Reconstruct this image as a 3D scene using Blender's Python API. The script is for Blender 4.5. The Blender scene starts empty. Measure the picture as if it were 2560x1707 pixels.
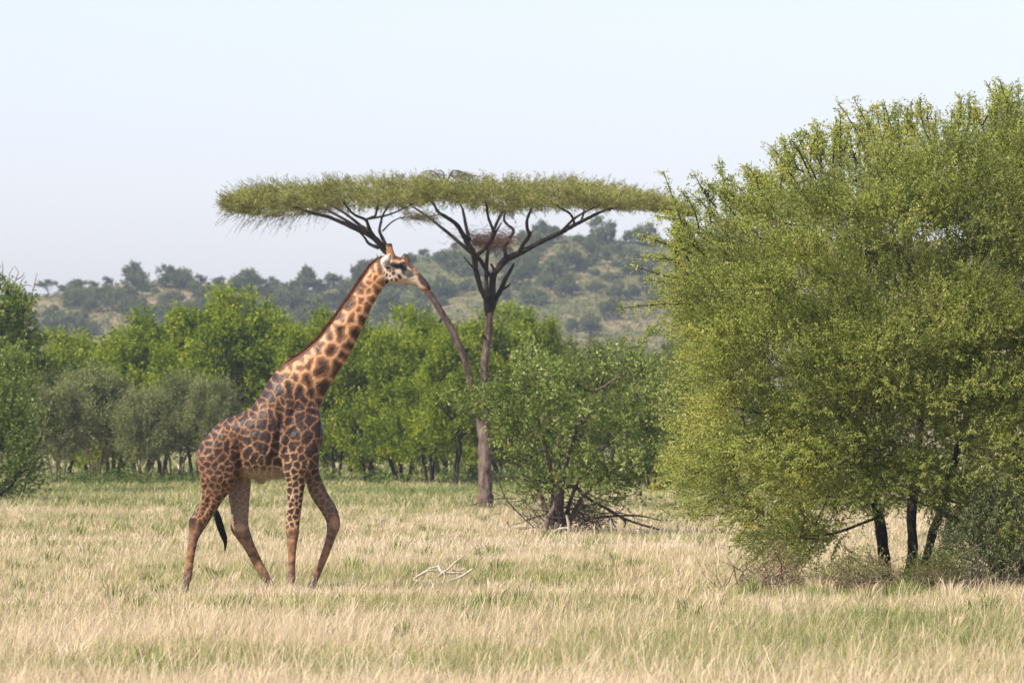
import bpy, bmesh, math
import numpy as np
from mathutils import Vector, noise as mnoise

# ------------------------------------------------------------------ camera, sky, sun, exposure
F, HORIZ, CAMH = 18300.0, 1061.0, 2.3          # focal length in photo pixels, horizon row, eye height (m)
scene = bpy.context.scene
COL = scene.collection
cam_d = bpy.data.cameras.new("camera")
cam_d.sensor_width = 36.0
cam_d.lens = 36.0 * F / 2560.0
cam_d.clip_start = 1.0
cam_d.clip_end = 20000.0
cam_d.dof.use_dof = True
cam_d.dof.focus_distance = 101.0
cam_d.dof.aperture_fstop = 7.5
cam = bpy.data.objects.new("camera", cam_d)
COL.objects.link(cam)
cam.location = (0, 0, CAMH)
cam.rotation_euler = (math.radians(90) + math.atan((HORIZ - 853.5) / F), 0, 0)
scene.camera = cam

SUN_EL, SUN_AZ = math.radians(45), math.radians(-128)   # azimuth clockwise from +Y: left, somewhat behind the camera
sun_dir = Vector((math.sin(SUN_AZ) * math.cos(SUN_EL), math.cos(SUN_AZ) * math.cos(SUN_EL), math.sin(SUN_EL)))
world = bpy.data.worlds.new("World")
scene.world = world
world.use_nodes = True
wn = world.node_tree
bg = wn.nodes["Background"]
sky = wn.nodes.new("ShaderNodeTexSky")
sky.sky_type = 'NISHITA'
sky.sun_disc = False
sky.sun_elevation = SUN_EL
sky.sun_rotation = SUN_AZ
sky.altitude = 1500
sky.air_density = 1.0
sky.dust_density = 2.2
sky.ozone_density = 2.0
hsv = wn.nodes.new("ShaderNodeHueSaturation")
hsv.inputs['Saturation'].default_value = 0.74
wn.links.new(sky.outputs[0], hsv.inputs['Color'])
wmul = wn.nodes.new("ShaderNodeMix"); wmul.data_type = 'RGBA'; wmul.blend_type = 'MULTIPLY'; wmul.inputs[0].default_value = 1.0
wmul.inputs[7].default_value = (1.075, 0.985, 1.075, 1)
wn.links.new(hsv.outputs[0], wmul.inputs[6])
wn.links.new(wmul.outputs[2], bg.inputs['Color'])
bg.inputs['Strength'].default_value = 0.125
sd = bpy.data.lights.new("sun", 'SUN')
sd.energy = 5.0
sd.angle = math.radians(0.55)
sd.color = (1.0, 0.92, 0.80)
so = bpy.data.objects.new("sun", sd)
COL.objects.link(so)
so.location = (-60, 20, 80)
so.rotation_euler = (-sun_dir).to_track_quat('-Z', 'Y').to_euler()
scene.view_settings.view_transform = 'Standard'
scene.view_settings.look = 'None'
scene.view_settings.exposure = 0.53
scene.view_settings.gamma = 1.0
scene.render.film_transparent = False
scene.cycles.max_bounces = 6
scene.cycles.diffuse_bounces = 3
scene.cycles.transmission_bounces = 3
scene.cycles.volume_bounces = 0
scene.cycles.caustics_reflective = False
scene.cycles.caustics_refractive = False

# ------------------------------------------------------------------ helpers
def rng_(s): return np.random.default_rng(s)

def W(px, py, D, dy=0.0):
    """photo reading -> metres on the plane D metres away, then moved dy metres in depth"""
    return np.array([(px - 1280.0) / F * D, D + dy, CAMH - (py - HORIZ) / F * D])

def nrm(a):
    return a / np.maximum(np.linalg.norm(a, axis=-1, keepdims=True), 1e-9)

def raw_mesh(name, V, faces, mat, tint=None, smooth=False, vcol=None, mats=None, midx=None):
    """faces: int array (n,k) with one k"""
    V = np.asarray(V, np.float32); faces = np.asarray(faces, np.int32)
    n, k = faces.shape
    me = bpy.data.meshes.new(name)
    me.vertices.add(len(V)); me.vertices.foreach_set("co", V.ravel())
    me.loops.add(n * k); me.loops.foreach_set("vertex_index", faces.ravel())
    me.polygons.add(n)
    me.polygons.foreach_set("loop_start", np.arange(0, n * k, k, dtype=np.int32))
    me.polygons.foreach_set("loop_total", np.full(n, k, np.int32))
    if smooth: me.polygons.foreach_set("use_smooth", np.ones(n, bool))
    for m in (mats or [mat]): me.materials.append(m)
    if midx is not None: me.polygons.foreach_set("material_index", np.asarray(midx, np.int32))
    me.update(calc_edges=True)
    if tint is not None:
        a = me.attributes.new("tint", 'FLOAT', 'FACE'); a.data.foreach_set("value", np.asarray(tint, np.float32))
    if vcol is not None:
        a = me.color_attributes.new("coat", 'FLOAT_COLOR', 'POINT')
        a.data.foreach_set("color", np.concatenate([vcol, np.ones((len(vcol), 1))], 1).astype(np.float32).ravel())
    return me

def link(name, me, parent=None):
    o = bpy.data.objects.new(name, me); COL.objects.link(o)
    if parent is not None: o.parent = parent
    return o

def tag(o, label=None, cat=None, group=None, kind=None):
    if label: o["label"] = label
    if cat: o["category"] = cat
    if group: o["group"] = group
    if kind: o["kind"] = kind
    return o

def empty(name, loc, rz=0.0, sc=(1, 1, 1)):
    o = bpy.data.objects.new(name, None); COL.objects.link(o)
    o.location = loc; o.rotation_euler = (0, 0, rz); o.scale = sc; o.empty_display_size = 0.3
    return o

class Geo:
    """collects quads"""
    def __init__(s): s.V, s.Fc, s.T, s.n = [], [], [], 0
    def add(s, V, Fc, tint=None):
        V = np.asarray(V, float).reshape(-1, 3)
        s.V.append(V); s.Fc.append(np.asarray(Fc, int) + s.n); s.n += len(V)
        s.T.append(np.full(len(Fc), 0.5) if tint is None else np.broadcast_to(np.asarray(tint, float), (len(Fc),)))
    def shift(s, origin):
        s.V = [v - origin for v in s.V]
    def mesh(s, name, mat, smooth=False):
        return raw_mesh(name, np.concatenate(s.V), np.concatenate(s.Fc), mat, np.concatenate(s.T), smooth)

def tube(g, pts, rad, n=7, wob=0.0, seed=0, tint=0.5):
    pts = np.asarray(pts, float); rad = np.broadcast_to(np.asarray(rad, float), (len(pts),)).copy()
    t = nrm(np.gradient(pts, axis=0))
    ref = np.array([0.13, 0.97, 0.2]) if abs(t[0][1]) < 0.8 else np.array([1.0, 0, 0.1])
    a = nrm(np.cross(t, ref)); b = np.cross(t, a)
    th = np.linspace(0, 2 * np.pi, n, endpoint=False)
    r = rad[:, None] * np.ones((1, n))
    if wob: r = r * (1 + wob * rng_(seed).normal(size=r.shape))
    V = pts[:, None] + r[..., None] * (np.cos(th)[None, :, None] * a[:, None] + np.sin(th)[None, :, None] * b[:, None])
    i = np.arange(len(pts) - 1)[:, None] * n; j = np.arange(n)[None]; j2 = (j + 1) % n
    q = np.stack([i + j, i + j2, i + n + j2, i + n + j], -1).reshape(-1, 4)
    g.add(V.reshape(-1, 3), q, tint)

def spline(P, m=6):
    """Catmull-Rom through control points (k,d)"""
    P = np.asarray(P, float)
    Q = np.vstack([2 * P[0] - P[1], P, 2 * P[-1] - P[-2]])
    out = []
    for i in range(1, len(Q) - 2):
        for t in np.linspace(0, 1, m, endpoint=False):
            out.append(0.5 * (2 * Q[i] + (Q[i + 1] - Q[i - 1]) * t + (2 * Q[i - 1] - 5 * Q[i] + 4 * Q[i + 1] - Q[i + 2]) * t * t
                              + (3 * Q[i] - Q[i - 1] - 3 * Q[i + 1] + Q[i + 2]) * t ** 3))
    out.append(P[-1])
    return np.array(out)

def leaves(g, C, A, S, L, Wd, tint):
    """diamond leaves from C along A"""
    L = np.broadcast_to(L, (len(C),))[:, None]; Wd = np.broadcast_to(Wd, (len(C),))[:, None]
    V = np.stack([C, C + A * L * .45 + S * Wd * .5, C + A * L, C + A * L * .45 - S * Wd * .5], 1)
    g.add(V.reshape(-1, 3), np.arange(len(C) * 4).reshape(-1, 4), tint)

def prisms(g, P0, P1, r0, r1, tint=0.3):
    t = nrm(P1 - P0); ref = np.broadcast_to(np.array([0.2, 0.9, 0.37]), t.shape)
    a = nrm(np.cross(t, ref)); b = np.cross(t, a)
    vs = []
    for base, r in ((P0, r0), (P1, r1)):
        for k in range(3):
            th = 2 * np.pi * k / 3
            vs.append(base + np.broadcast_to(r, (len(P0),))[:, None] * (a * math.cos(th) + b * math.sin(th)))
    V = np.stack(vs, 1).reshape(-1, 3)
    base = np.arange(len(P0))[:, None, None] * 6
    q = np.array([[0, 1, 4, 3], [1, 2, 5, 4], [2, 0, 3, 5]])[None]
    g.add(V, (base + q).reshape(-1, 4), tint)

def sprays(gl, gt, P, Dr, ln, k, L, Wd, rg, spread=0.9, curve=(0, 0, -0.15), twig_r=0.004, jit=0.03, tn=.16, tint_lo=0.0, tint_hi=1.0, tint_s=None):
    """short leafy twigs: P start, Dr direction, ln length, k leaves on each"""
    n = len(P); ln = np.broadcast_to(ln, (n,))
    ts = rg.uniform(tint_lo, tint_hi, n) if tint_s is None else tint_s
    t = (np.arange(k)[None] + rg.uniform(0, 1, (n, k))) / k
    cv = np.asarray(curve, float)[None, None]
    C = P[:, None] + Dr[:, None] * (ln[:, None] * t)[..., None] + cv * (ln[:, None] * t ** 2)[..., None] + rg.normal(size=(n, k, 3)) * jit
    A = nrm(Dr[:, None] * 0.55 + rg.normal(size=(n, k, 3)) * spread)
    S = nrm(np.cross(A, rg.normal(size=(n, k, 3))))
    sc = rg.uniform(.6, 1.25, (n * k,))
    leaves(gl, C.reshape(-1, 3), A.reshape(-1, 3), S.reshape(-1, 3), L * sc, Wd * sc,
           np.clip(np.repeat(ts, k) + rg.normal(size=n * k) * tn, 0, 1))
    if gt is not None and twig_r:
        M = P + Dr * ln[:, None] * .5 + cv[0] * ln[:, None] * .25
        E = P + Dr * ln[:, None] + cv[0] * ln[:, None]
        prisms(gt, P, M, twig_r, twig_r * .7); prisms(gt, M, E, twig_r * .7, twig_r * .3)

# ------------------------------------------------------------------ materials
def new_mat(name):
    m = bpy.data.materials.new(name); m.use_nodes = True
    nt = m.node_tree; nt.nodes.clear()
    out = nt.nodes.new("ShaderNodeOutputMaterial")
    return m, nt, out

def ramp(nt, stops):
    r = nt.nodes.new("ShaderNodeValToRGB"); e = r.color_ramp.elements
    while len(e) < len(stops): e.new(0.5)
    for el, (p, c) in zip(e, stops): el.position = p; el.color = (*c, 1)
    return r

def leaf_mat(name, stops, trans=0.32, rough=0.6, spec=0.13, tr_tint=(1.1, 1.25, 0.5), patch=None):
    m, nt, out = new_mat(name); N, K = nt.nodes, nt.links
    at = N.new("ShaderNodeAttribute"); at.attribute_name = "tint"
    val = at.outputs['Fac']
    if patch:
        tc = N.new("ShaderNodeNewGeometry"); nz = N.new("ShaderNodeTexNoise"); nz.inputs['Scale'].default_value = patch[0]
        nz.inputs['Detail'].default_value = 3
        K.new(tc.outputs['Position'], nz.inputs['Vector'])
        mr = N.new("ShaderNodeMapRange"); mr.inputs[1].default_value = .3; mr.inputs[2].default_value = .7
        mr.inputs[3].default_value = -patch[1]; mr.inputs[4].default_value = patch[1]
        K.new(nz.outputs['Fac'], mr.inputs[0])
        ad = N.new("ShaderNodeMath"); ad.operation = 'ADD'; ad.use_clamp = True
        K.new(val, ad.inputs[0]); K.new(mr.outputs[0], ad.inputs[1]); val = ad.outputs[0]
    r = ramp(nt, stops); K.new(val, r.inputs[0])
    p = N.new("ShaderNodeBsdfPrincipled"); p.inputs['Roughness'].default_value = rough
    p.inputs['Specular IOR Level'].default_value = spec
    K.new(r.outputs[0], p.inputs['Base Color'])
    mul = N.new("ShaderNodeMix"); mul.data_type = 'RGBA'; mul.blend_type = 'MULTIPLY'; mul.inputs[0].default_value = 1
    K.new(r.outputs[0], mul.inputs[6]); mul.inputs[7].default_value = (*tr_tint, 1)
    tr = N.new("ShaderNodeBsdfTranslucent"); K.new(mul.outputs[2], tr.inputs['Color'])
    mx = N.new("ShaderNodeMixShader"); mx.inputs[0].default_value = trans
    K.new(p.outputs[0], mx.inputs[1]); K.new(tr.outputs[0], mx.inputs[2]); K.new(mx.outputs[0], out.inputs['Surface'])
    return m

def bark_mat(name, dark, light, scale=(8, 8, 1.5), bump=0.6, amt=.5):
    m, nt, out = new_mat(name); N, K = nt.nodes, nt.links
    tc = N.new("ShaderNodeNewGeometry"); mp = N.new("ShaderNodeMapping"); mp.inputs['Scale'].default_value = scale
    nz = N.new("ShaderNodeTexNoise"); nz.inputs['Scale'].default_value = 3; nz.inputs['Detail'].default_value = 6; nz.inputs['Roughness'].default_value = .65
    K.new(tc.outputs['Position'], mp.inputs['Vector']); K.new(mp.outputs[0], nz.inputs['Vector'])
    r = ramp(nt, [(.36, dark), (.64, light)]); K.new(nz.outputs['Fac'], r.inputs[0])
    p = N.new("ShaderNodeBsdfPrincipled"); p.inputs['Roughness'].default_value = .9; p.inputs['Specular IOR Level'].default_value = .15
    K.new(r.outputs[0], p.inputs['Base Color'])
    b = N.new("ShaderNodeBump"); b.inputs['Strength'].default_value = bump; b.inputs['Distance'].default_value = .03
    K.new(nz.outputs['Fac'], b.inputs['Height']); K.new(b.outputs[0], p.inputs['Normal'])
    K.new(p.outputs[0], out.inputs['Surface'])
    return m

M_BRIGHT = leaf_mat("bright_leaf", [(0, (.075, .120, .008)), (.5, (.205, .265, .016)), (1, (.37, .40, .042))], .4)
M_GREY = leaf_mat("thorn_leaf", [(0, (.095, .11, .035)), (.55, (.21, .235, .08)), (1, (.34, .355, .16))], .3)
M_OLIVE = leaf_mat("olive_leaf", [(0, (.07, .095, .015)), (.6, (.155, .19, .035)), (1, (.25, .27, .06))], .32)
M_BROAD = leaf_mat("broad_leaf", [(0, (.075, .115, .018)), (.5, (.21, .275, .055)), (.85, (.38, .43, .13)), (1, (.52, .54, .28))], .46, rough=.5, spec=.2)
M_BIG = leaf_mat("thorn_bush_leaf", [(0, (.14, .165, .045)), (.45, (.40, .43, .120)), (.8, (.58, .58, .22)), (.94, (.58, .54, .17)), (1, (.62, .45, .06))], .58, rough=.55, patch=(0.9, .28))
M_UMB = leaf_mat("umbrella_leaf", [(0, (.13, .095, .045)), (.3, (.19, .20, .055)), (.7, (.33, .335, .10)), (1, (.44, .41, .16))], .35, patch=(1.2, .2))
M_HILL = leaf_mat("hill_leaf", [(0, (.055, .075, .018)), (.55, (.135, .155, .042)), (1, (.24, .245, .08))], .25)
M_SHRUB = leaf_mat("shrub_leaf", [(0, (.07, .10, .035)), (.6, (.165, .21, .080)), (1, (.28, .33, .15))], .3)
M_FORB = leaf_mat("forb_leaf", [(0, (.045, .075, .015)), (1, (.16, .21, .045))], .3)
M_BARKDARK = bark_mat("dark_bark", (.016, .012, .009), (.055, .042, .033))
M_BARKTAN = bark_mat("brown_bark", (.060, .042, .032), (.19, .14, .11))
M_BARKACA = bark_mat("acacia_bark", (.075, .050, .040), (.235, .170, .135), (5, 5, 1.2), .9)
M_TWIG = bark_mat("twig_bark", (.07, .055, .04), (.20, .16, .12), bump=.1)
M_TWIGRED = bark_mat("red_twig", (.13, .065, .045), (.30, .18, .13), bump=.1)
M_DEAD = bark_mat("bleached_wood", (.36, .30, .24), (.66, .59, .50), (12, 12, 4), .3)

# ------------------------------------------------------------------ ground and hills
def ground_mat():
    m, nt, out = new_mat("savanna_soil"); N, K = nt.nodes, nt.links
    tc = N.new("ShaderNodeNewGeometry")
    n1 = N.new("ShaderNodeTexNoise"); n1.inputs['Scale'].default_value = .35; n1.inputs['Detail'].default_value = 8; n1.inputs['Roughness'].default_value = .7
    n2 = N.new("ShaderNodeTexNoise"); n2.inputs['Scale'].default_value = 9; n2.inputs['Detail'].default_value = 5
    K.new(tc.outputs['Position'], n1.inputs['Vector']); K.new(tc.outputs['Position'], n2.inputs['Vector'])
    r1 = ramp(nt, [(.35, (.16, .17, .06)), (.5, (.27, .22, .12)), (.68, (.36, .27, .17))]); K.new(n1.outputs['Fac'], r1.inputs[0])
    r2 = ramp(nt, [(.3, (.55, .55, .55)), (.7, (1.1, 1.1, 1.1))]); K.new(n2.outputs['Fac'], r2.inputs[0])
    mx = N.new("ShaderNodeMix"); mx.data_type = 'RGBA'; mx.blend_type = 'MULTIPLY'; mx.inputs[0].default_value = 1
    K.new(r1.outputs[0], mx.inputs[6]); K.new(r2.outputs[0], mx.inputs[7])
    p = N.new("ShaderNodeBsdfPrincipled"); p.inputs['Roughness'].default_value = .95; p.inputs['Specular IOR Level'].default_value = .1
    K.new(mx.outputs[2], p.inputs['Base Color']); K.new(p.outputs[0], out.inputs['Surface'])
    return m

def hill_mat():
    m, nt, out = new_mat("hill_soil"); N, K = nt.nodes, nt.links
    tc = N.new("ShaderNodeNewGeometry")
    n1 = N.new("ShaderNodeTexNoise"); n1.inputs['Scale'].default_value = .03; n1.inputs['Detail'].default_value = 7; n1.inputs['Roughness'].default_value = .65
    mp = N.new("ShaderNodeMapping"); mp.inputs['Scale'].default_value = (1, .45, 3)
    K.new(tc.outputs['Position'], mp.inputs['Vector']); K.new(mp.outputs[0], n1.inputs['Vector'])
    n2 = N.new("ShaderNodeTexNoise"); n2.inputs['Scale'].default_value = .35; n2.inputs['Detail'].default_value = 5; n2.inputs['Roughness'].default_value = .7
    K.new(mp.outputs[0], n2.inputs['Vector'])
    r1 = ramp(nt, [(.34, (.11, .125, .05)), (.47, (.21, .18, .085)), (.58, (.33, .25, .14)), (.72, (.42, .28, .19))]); K.new(n1.outputs['Fac'], r1.inputs[0])
    r2 = ramp(nt, [(.35, (.45, .52, .42)), (.62, (1.12, 1.1, 1.08))]); K.new(n2.outputs['Fac'], r2.inputs[0])
    mx = N.new("ShaderNodeMix"); mx.data_type = 'RGBA'; mx.blend_type = 'MULTIPLY'; mx.inputs[0].default_value = 1
    K.new(r1.outputs[0], mx.inputs[6]); K.new(r2.outputs[0], mx.inputs[7])
    p = N.new("ShaderNodeBsdfPrincipled"); p.inputs['Roughness'].default_value = .95; p.inputs['Specular IOR Level'].default_value = .1
    K.new(mx.outputs[2], p.inputs['Base Color']); K.new(p.outputs[0], out.inputs['Surface'])
    return m

xs = np.array([-5000, -400, -60, 0, 60, 400, 5000.]); ys = np.array([-300, 0, 60, 150, 300, 700, 1300, 2500, 9000.])
gx, gy = np.meshgrid(xs, ys); nx = len(xs)
ii = (np.arange(len(ys) - 1)[:, None] * nx + np.arange(nx - 1)[None]).ravel()
gnd = link("ground", raw_mesh("ground", np.stack([gx.ravel(), gy.ravel(), gx.ravel() * 0], 1),
                              np.stack([ii, ii + 1, ii + nx + 1, ii + nx], 1), ground_mat()))
tag(gnd, kind="structure")

RIDX = np.array([-3000, -900, -200, 0, 100, 250, 330, 450, 550, 640, 700, 800, 850, 900, 980, 1080, 1150, 1250, 1400, 1550, 1700, 2000, 2560, 3200, 5200.])
RIDY = np.array([1000, 820, 760, 742, 735, 716, 702, 698, 706, 712, 720, 722, 706, 684, 655, 636, 614, 592, 584, 592, 606, 590, 610, 700, 1000.])
HD0, HD1 = 1180.0, 1480.0
def fbm(x, y, s, seed):
    return np.array([mnoise.fractal(Vector((a * s + seed, b * s, seed)), 1.0, 2.0, 4) for a, b in zip(np.ravel(x), np.ravel(y))]).reshape(np.shape(x))
def hill_h(x, y):
    """height of the hillside above the plain at metres (x,y)"""
    px = 1280 + np.asarray(x) * F / HD1
    rz = CAMH + (HORIZ - np.interp(px, RIDX, RIDY)) / F * HD1
    t = np.clip((np.asarray(y) - HD0) / (HD1 - HD0), 0, 2.2)
    up = np.where(t < 1, t ** 1.15 * (1 - .12 * np.sin(t * np.pi)), 1 - .75 * (t - 1) ** 2)
    return rz * np.maximum(up, -.05)
hx = np.linspace(-330, 330, 150); hy = np.linspace(HD0 - 15, 2050, 130)
HX, HY = np.meshgrid(hx, hy)
HZ = hill_h(HX, HY) + fbm(HX, HY, .025, 3.1) * 1.1 * np.clip((HY - HD0) / 80, 0, 1) - .4
ii = (np.arange(len(hy) - 1)[:, None] * len(hx) + np.arange(len(hx) - 1)[None]).ravel()
hill = link("hills", raw_mesh("hills", np.stack([HX.ravel(), HY.ravel(), HZ.ravel()], 1),
                              np.stack([ii, ii + 1, ii + len(hx) + 1, ii + len(hx)], 1), hill_mat(), smooth=True))
tag(hill, kind="structure")
def hill_z(x, y):
    fx = (x - hx[0]) / (hx[1] - hx[0]); fy = (y - hy[0]) / (hy[1] - hy[0])
    i, j = int(np.clip(fx, 0, len(hx) - 2)), int(np.clip(fy, 0, len(hy) - 2)); u, v = fx - i, fy - j
    return (HZ[j, i] * (1 - u) + HZ[j, i + 1] * u) * (1 - v) + (HZ[j + 1, i] * (1 - u) + HZ[j + 1, i + 1] * u) * v

# ------------------------------------------------------------------ tree kinds built once, copied in loops
def bent(a, b, rg, k=6, amp=.12, up=0.0):
    a, b = np.asarray(a, float), np.asarray(b, float)
    t = np.linspace(0, 1, k)[:, None]; L = np.linalg.norm(b - a)
    off = rg.normal(size=3) * amp * L; off2 = rg.normal(size=(k, 3)) * amp * .25 * L
    env = np.sin(np.pi * t)
    return a + (b - a) * t + off * env + off2 * env + np.array([0, 0, up * L]) * env

def make_crown(seed, R, z0, z1, ncl, clr, nspray, ln, k, L, Wd, up, dome=1.0, flat=.6, edge_pow=.5, sy=1.0, tr=.004):
    """clump centres and leaf/twig geometry for a free standing tree"""
    rg = rng_(seed); gl, gt = Geo(), Geo()
    cs = []
    while len(cs) < ncl:
        u = rg.uniform(-1, 1, 3)
        zz = u[2] * .5 + .5
        prof = math.sqrt(max(0.02, 1 - (zz ** 2.2) * dome)) * (0.62 + .38 * min(1, zz * 3))
        rr = math.hypot(u[0], u[1])
        if rr < prof and rg.uniform() < (rr / prof) ** edge_pow + .45 * zz:
            cs.append((u[0] * R, u[1] * R * sy, z0 + zz * (z1 - z0)))
    cs = np.array(cs)
    c0 = np.array([0, 0, z0 + (z1 - z0) * .15])
    r = clr * rg.uniform(.65, 1.3, ncl)
    d = nrm(rg.normal(size=(ncl, nspray, 3)) + np.array([0, 0, .35]))
    P = cs[:, None] + d * (r[:, None, None] * rg.uniform(.25, 1, (ncl, nspray, 1))) * np.array([1, 1, flat])
    outd = nrm(P - c0) * .55 + d * .5 + np.array([0, 0, up]) + rg.normal(size=P.shape) * .25
    ts = np.clip(rg.uniform(.15, .75, (ncl, 1)) + rg.normal(size=(ncl, nspray)) * .14, 0, 1)
    sprays(gl, gt, P.reshape(-1, 3), nrm(outd).reshape(-1, 3), rg.uniform(.6, 1.25, ncl * nspray) * ln, k, L, Wd, rg,
           curve=(0, 0, .05), twig_r=tr, jit=.02 + ln * .06, tint_s=ts.ravel())
    return cs, gl, gt, rg

def tree_proto(name, seed, H, R, z0, stems, leafm, barkm, ncl=34, clr=.62, nspray=26, ln=.55, k=10, L=.15, Wd=.075, up=.5,
               flat=.7, stem_r=.10, dome=1.0, spread=.35, sy=1.0, edge_pow=.5):
    cs, gl, gw, rg = make_crown(seed, R, z0, H - ln * .5, ncl, clr, nspray, ln, k, L, Wd, up, dome, flat, edge_pow, sy); gt = Geo()
    tops = []; gts = [Geo() for _ in range(stems)]; gts[0] = gt
    for s in range(stems):
        a = 2 * np.pi * (s + rg.uniform(0, .6)) / stems
        base = np.array([math.cos(a) * .12 * stems ** .5, math.sin(a) * .12 * stems ** .5, -.12])
        top = np.array([math.cos(a) * R * spread, math.sin(a) * R * spread, z0 + (H - z0) * rg.uniform(.25, .5)])
        path = bent(base, top, rg, 8, .06); tops.append(path)
        tube(gts[s], path, np.linspace(stem_r, stem_r * .5, 8) * rg.uniform(.8, 1.15), 7, .08, seed + s)
    for c in cs:
        bi = int(np.argmin([np.linalg.norm(p[5] - c) for p in tops])); bp = tops[bi]
        st = bp[rg.integers(4, 8)]
        tube(gts[bi], bent(st, c, rg, 5, .1, -.05), np.linspace(stem_r * .42, .012, 5), 5)
    root = empty(name, (0, 0, 0))
    link("crown", gl.mesh(name + "_crown", leafm), root)
    for g_ in gts: link("trunk", g_.mesh(name + "_trunk", barkm, True), root)
    link("twigs", gw.mesh(name + "_twigs", M_TWIG), root)["kind"] = "stuff"
    return root

def copy_tree(src):
    r = src.copy(); COL.objects.link(r)
    for ch in [c for c in COL.objects if c.parent == src]:
        d = ch.copy(); COL.objects.link(d); d.parent = r
    return r

def grow(g, nodes, cs, rg, r0=.03, r1=.006, amp=.08, n=5, rk=.8):
    """join every clump to the nearest wood already grown, nearest clumps first"""
    nodes = np.asarray(nodes, float); depth = np.zeros(len(nodes)); left = list(range(len(cs)))
    d = np.array([np.linalg.norm(nodes - c, axis=1).min() for c in cs])
    for i in np.argsort(d):
        c = cs[i]; dd = np.linalg.norm(nodes - c, axis=1) + depth * .12; j = int(dd.argmin())
        rr = max(r0 * rk ** depth[j], r1 * 1.2); q = bent(nodes[j], c, rg, 6, amp)
        tube(g, q, np.linspace(rr, max(rr * rk * .8, r1), 6), n)
        nodes = np.concatenate([nodes, q[2:]]); depth = np.concatenate([depth, np.full(4, depth[j] + 1)])

_used = set()
def place(src, loc, rz, sc, label, cat="tree", group=None):
    if src.name in _used: o = copy_tree(src)
    else: o = src; _used.add(src.name)
    o.location = loc; o.rotation_euler = (0, 0, rz); o.scale = sc
    tag(o, label, cat, group)
    return o

# ------------------------------------------------------------------ hillside trees
hk = []
for s in range(5):
    hk.append(tree_proto("hillside_tree", 500 + s, 5.0, [2.6, 3.1, 2.2, 3.6, 2.7][s], [.7, .6, 1.0, .3, 1.3][s], 1, M_HILL, M_BARKDARK,
                         ncl=22, clr=1.0, nspray=14, ln=.8, k=7, L=.55, Wd=.32, up=.35, flat=.7, stem_r=.17))
flat_h = tree_proto("flat_topped_tree", 520, 7.0, 3.6, 4.9, 1, M_HILL, M_BARKDARK, ncl=20, clr=.85, nspray=14, ln=.6, k=7, L=.45, Wd=.25,
                    up=.4, flat=.4, stem_r=.2, spread=.1)
tall_h = tree_proto("slender_tree", 521, 7.0, 1.25, 2.6, 1, M_HILL, M_BARKDARK, ncl=14, clr=.8, nspray=12, ln=.6, k=7, L=.45, Wd=.25,
                    up=.4, flat=.8, stem_r=.16, spread=.1)
def at_hill(px, t):
    y = HD0 + (HD1 - HD0) * t; x = (px - 1280) / F * y
    return x, y, hill_z(x, y) - .2
SKY_TREES = [
    (flat_h, 115, 1.0, 1.0, "flat topped tree on the skyline at the left end of the hill"),
    (tall_h, 155, 1.0, .75, "slender tree standing on the skyline between two flat topped trees"),
    (flat_h, 198, .85, .78, "small flat topped tree on the left skyline of the hill"),
    (tall_h, 232, 1.0, .72, "narrow tree on the skyline just left of the tall round ones"),
    (tall_h, 268, .95, .85, "leaning small tree at the left foot of the skyline's tall clump"),
    (hk[0], 335, 1.25, 1.75, "tallest round tree on the left part of the hill's skyline"),
    (hk[2], 415, 1.15, 1.6, "tall ragged tree right of the tallest round skyline tree"),
    (hk[4], 455, .8, 1.25, "narrow crowned tree next to the tall ragged skyline tree"),
    (tall_h, 500, 1.1, .95, "upright tree on the skyline above the pale slope"),
    (tall_h, 548, 1.2, .88, "forked tree on the skyline right above the thorn trees"),
    (hk[1], 630, 1.25, 1.7, "broad round tree on the skyline left of the giraffe's neck"),
    (hk[3], 690, .9, 1.0, "low spreading tree right of the broad round skyline tree"),
    (flat_h, 765, .95, .85, "flat crowned tree on the skyline in the dip of the hill"),
    (tall_h, 832, 1.5, 1.05, "dark oval tree on the skyline beside the giraffe's neck"),
    (hk[0], 905, .95, 1.3, "hill tree on the skyline behind the giraffe's horns"),
    (tall_h, 1060, 1.1, .8, "small tree on the skyline just right of the giraffe's head"),
    (hk[3], 1500, 1.25, 2.0, "large dark tree on the hilltop under the umbrella tree's right end"),
    (hk[1], 1610, 1.2, 1.7, "wide tree on the hilltop beside the big thorn bush"),
]
rgp = rng_(77)
for src, px, sx, sz, lab in SKY_TREES:
    x, y, z = at_hill(px, .985)
    place(src, (x, y, z), rgp.uniform(0, 6.28), (sx * .66, sx * .66, sz * .56), lab)
n_h = 0; pts_h = []
tries = 0
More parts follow.
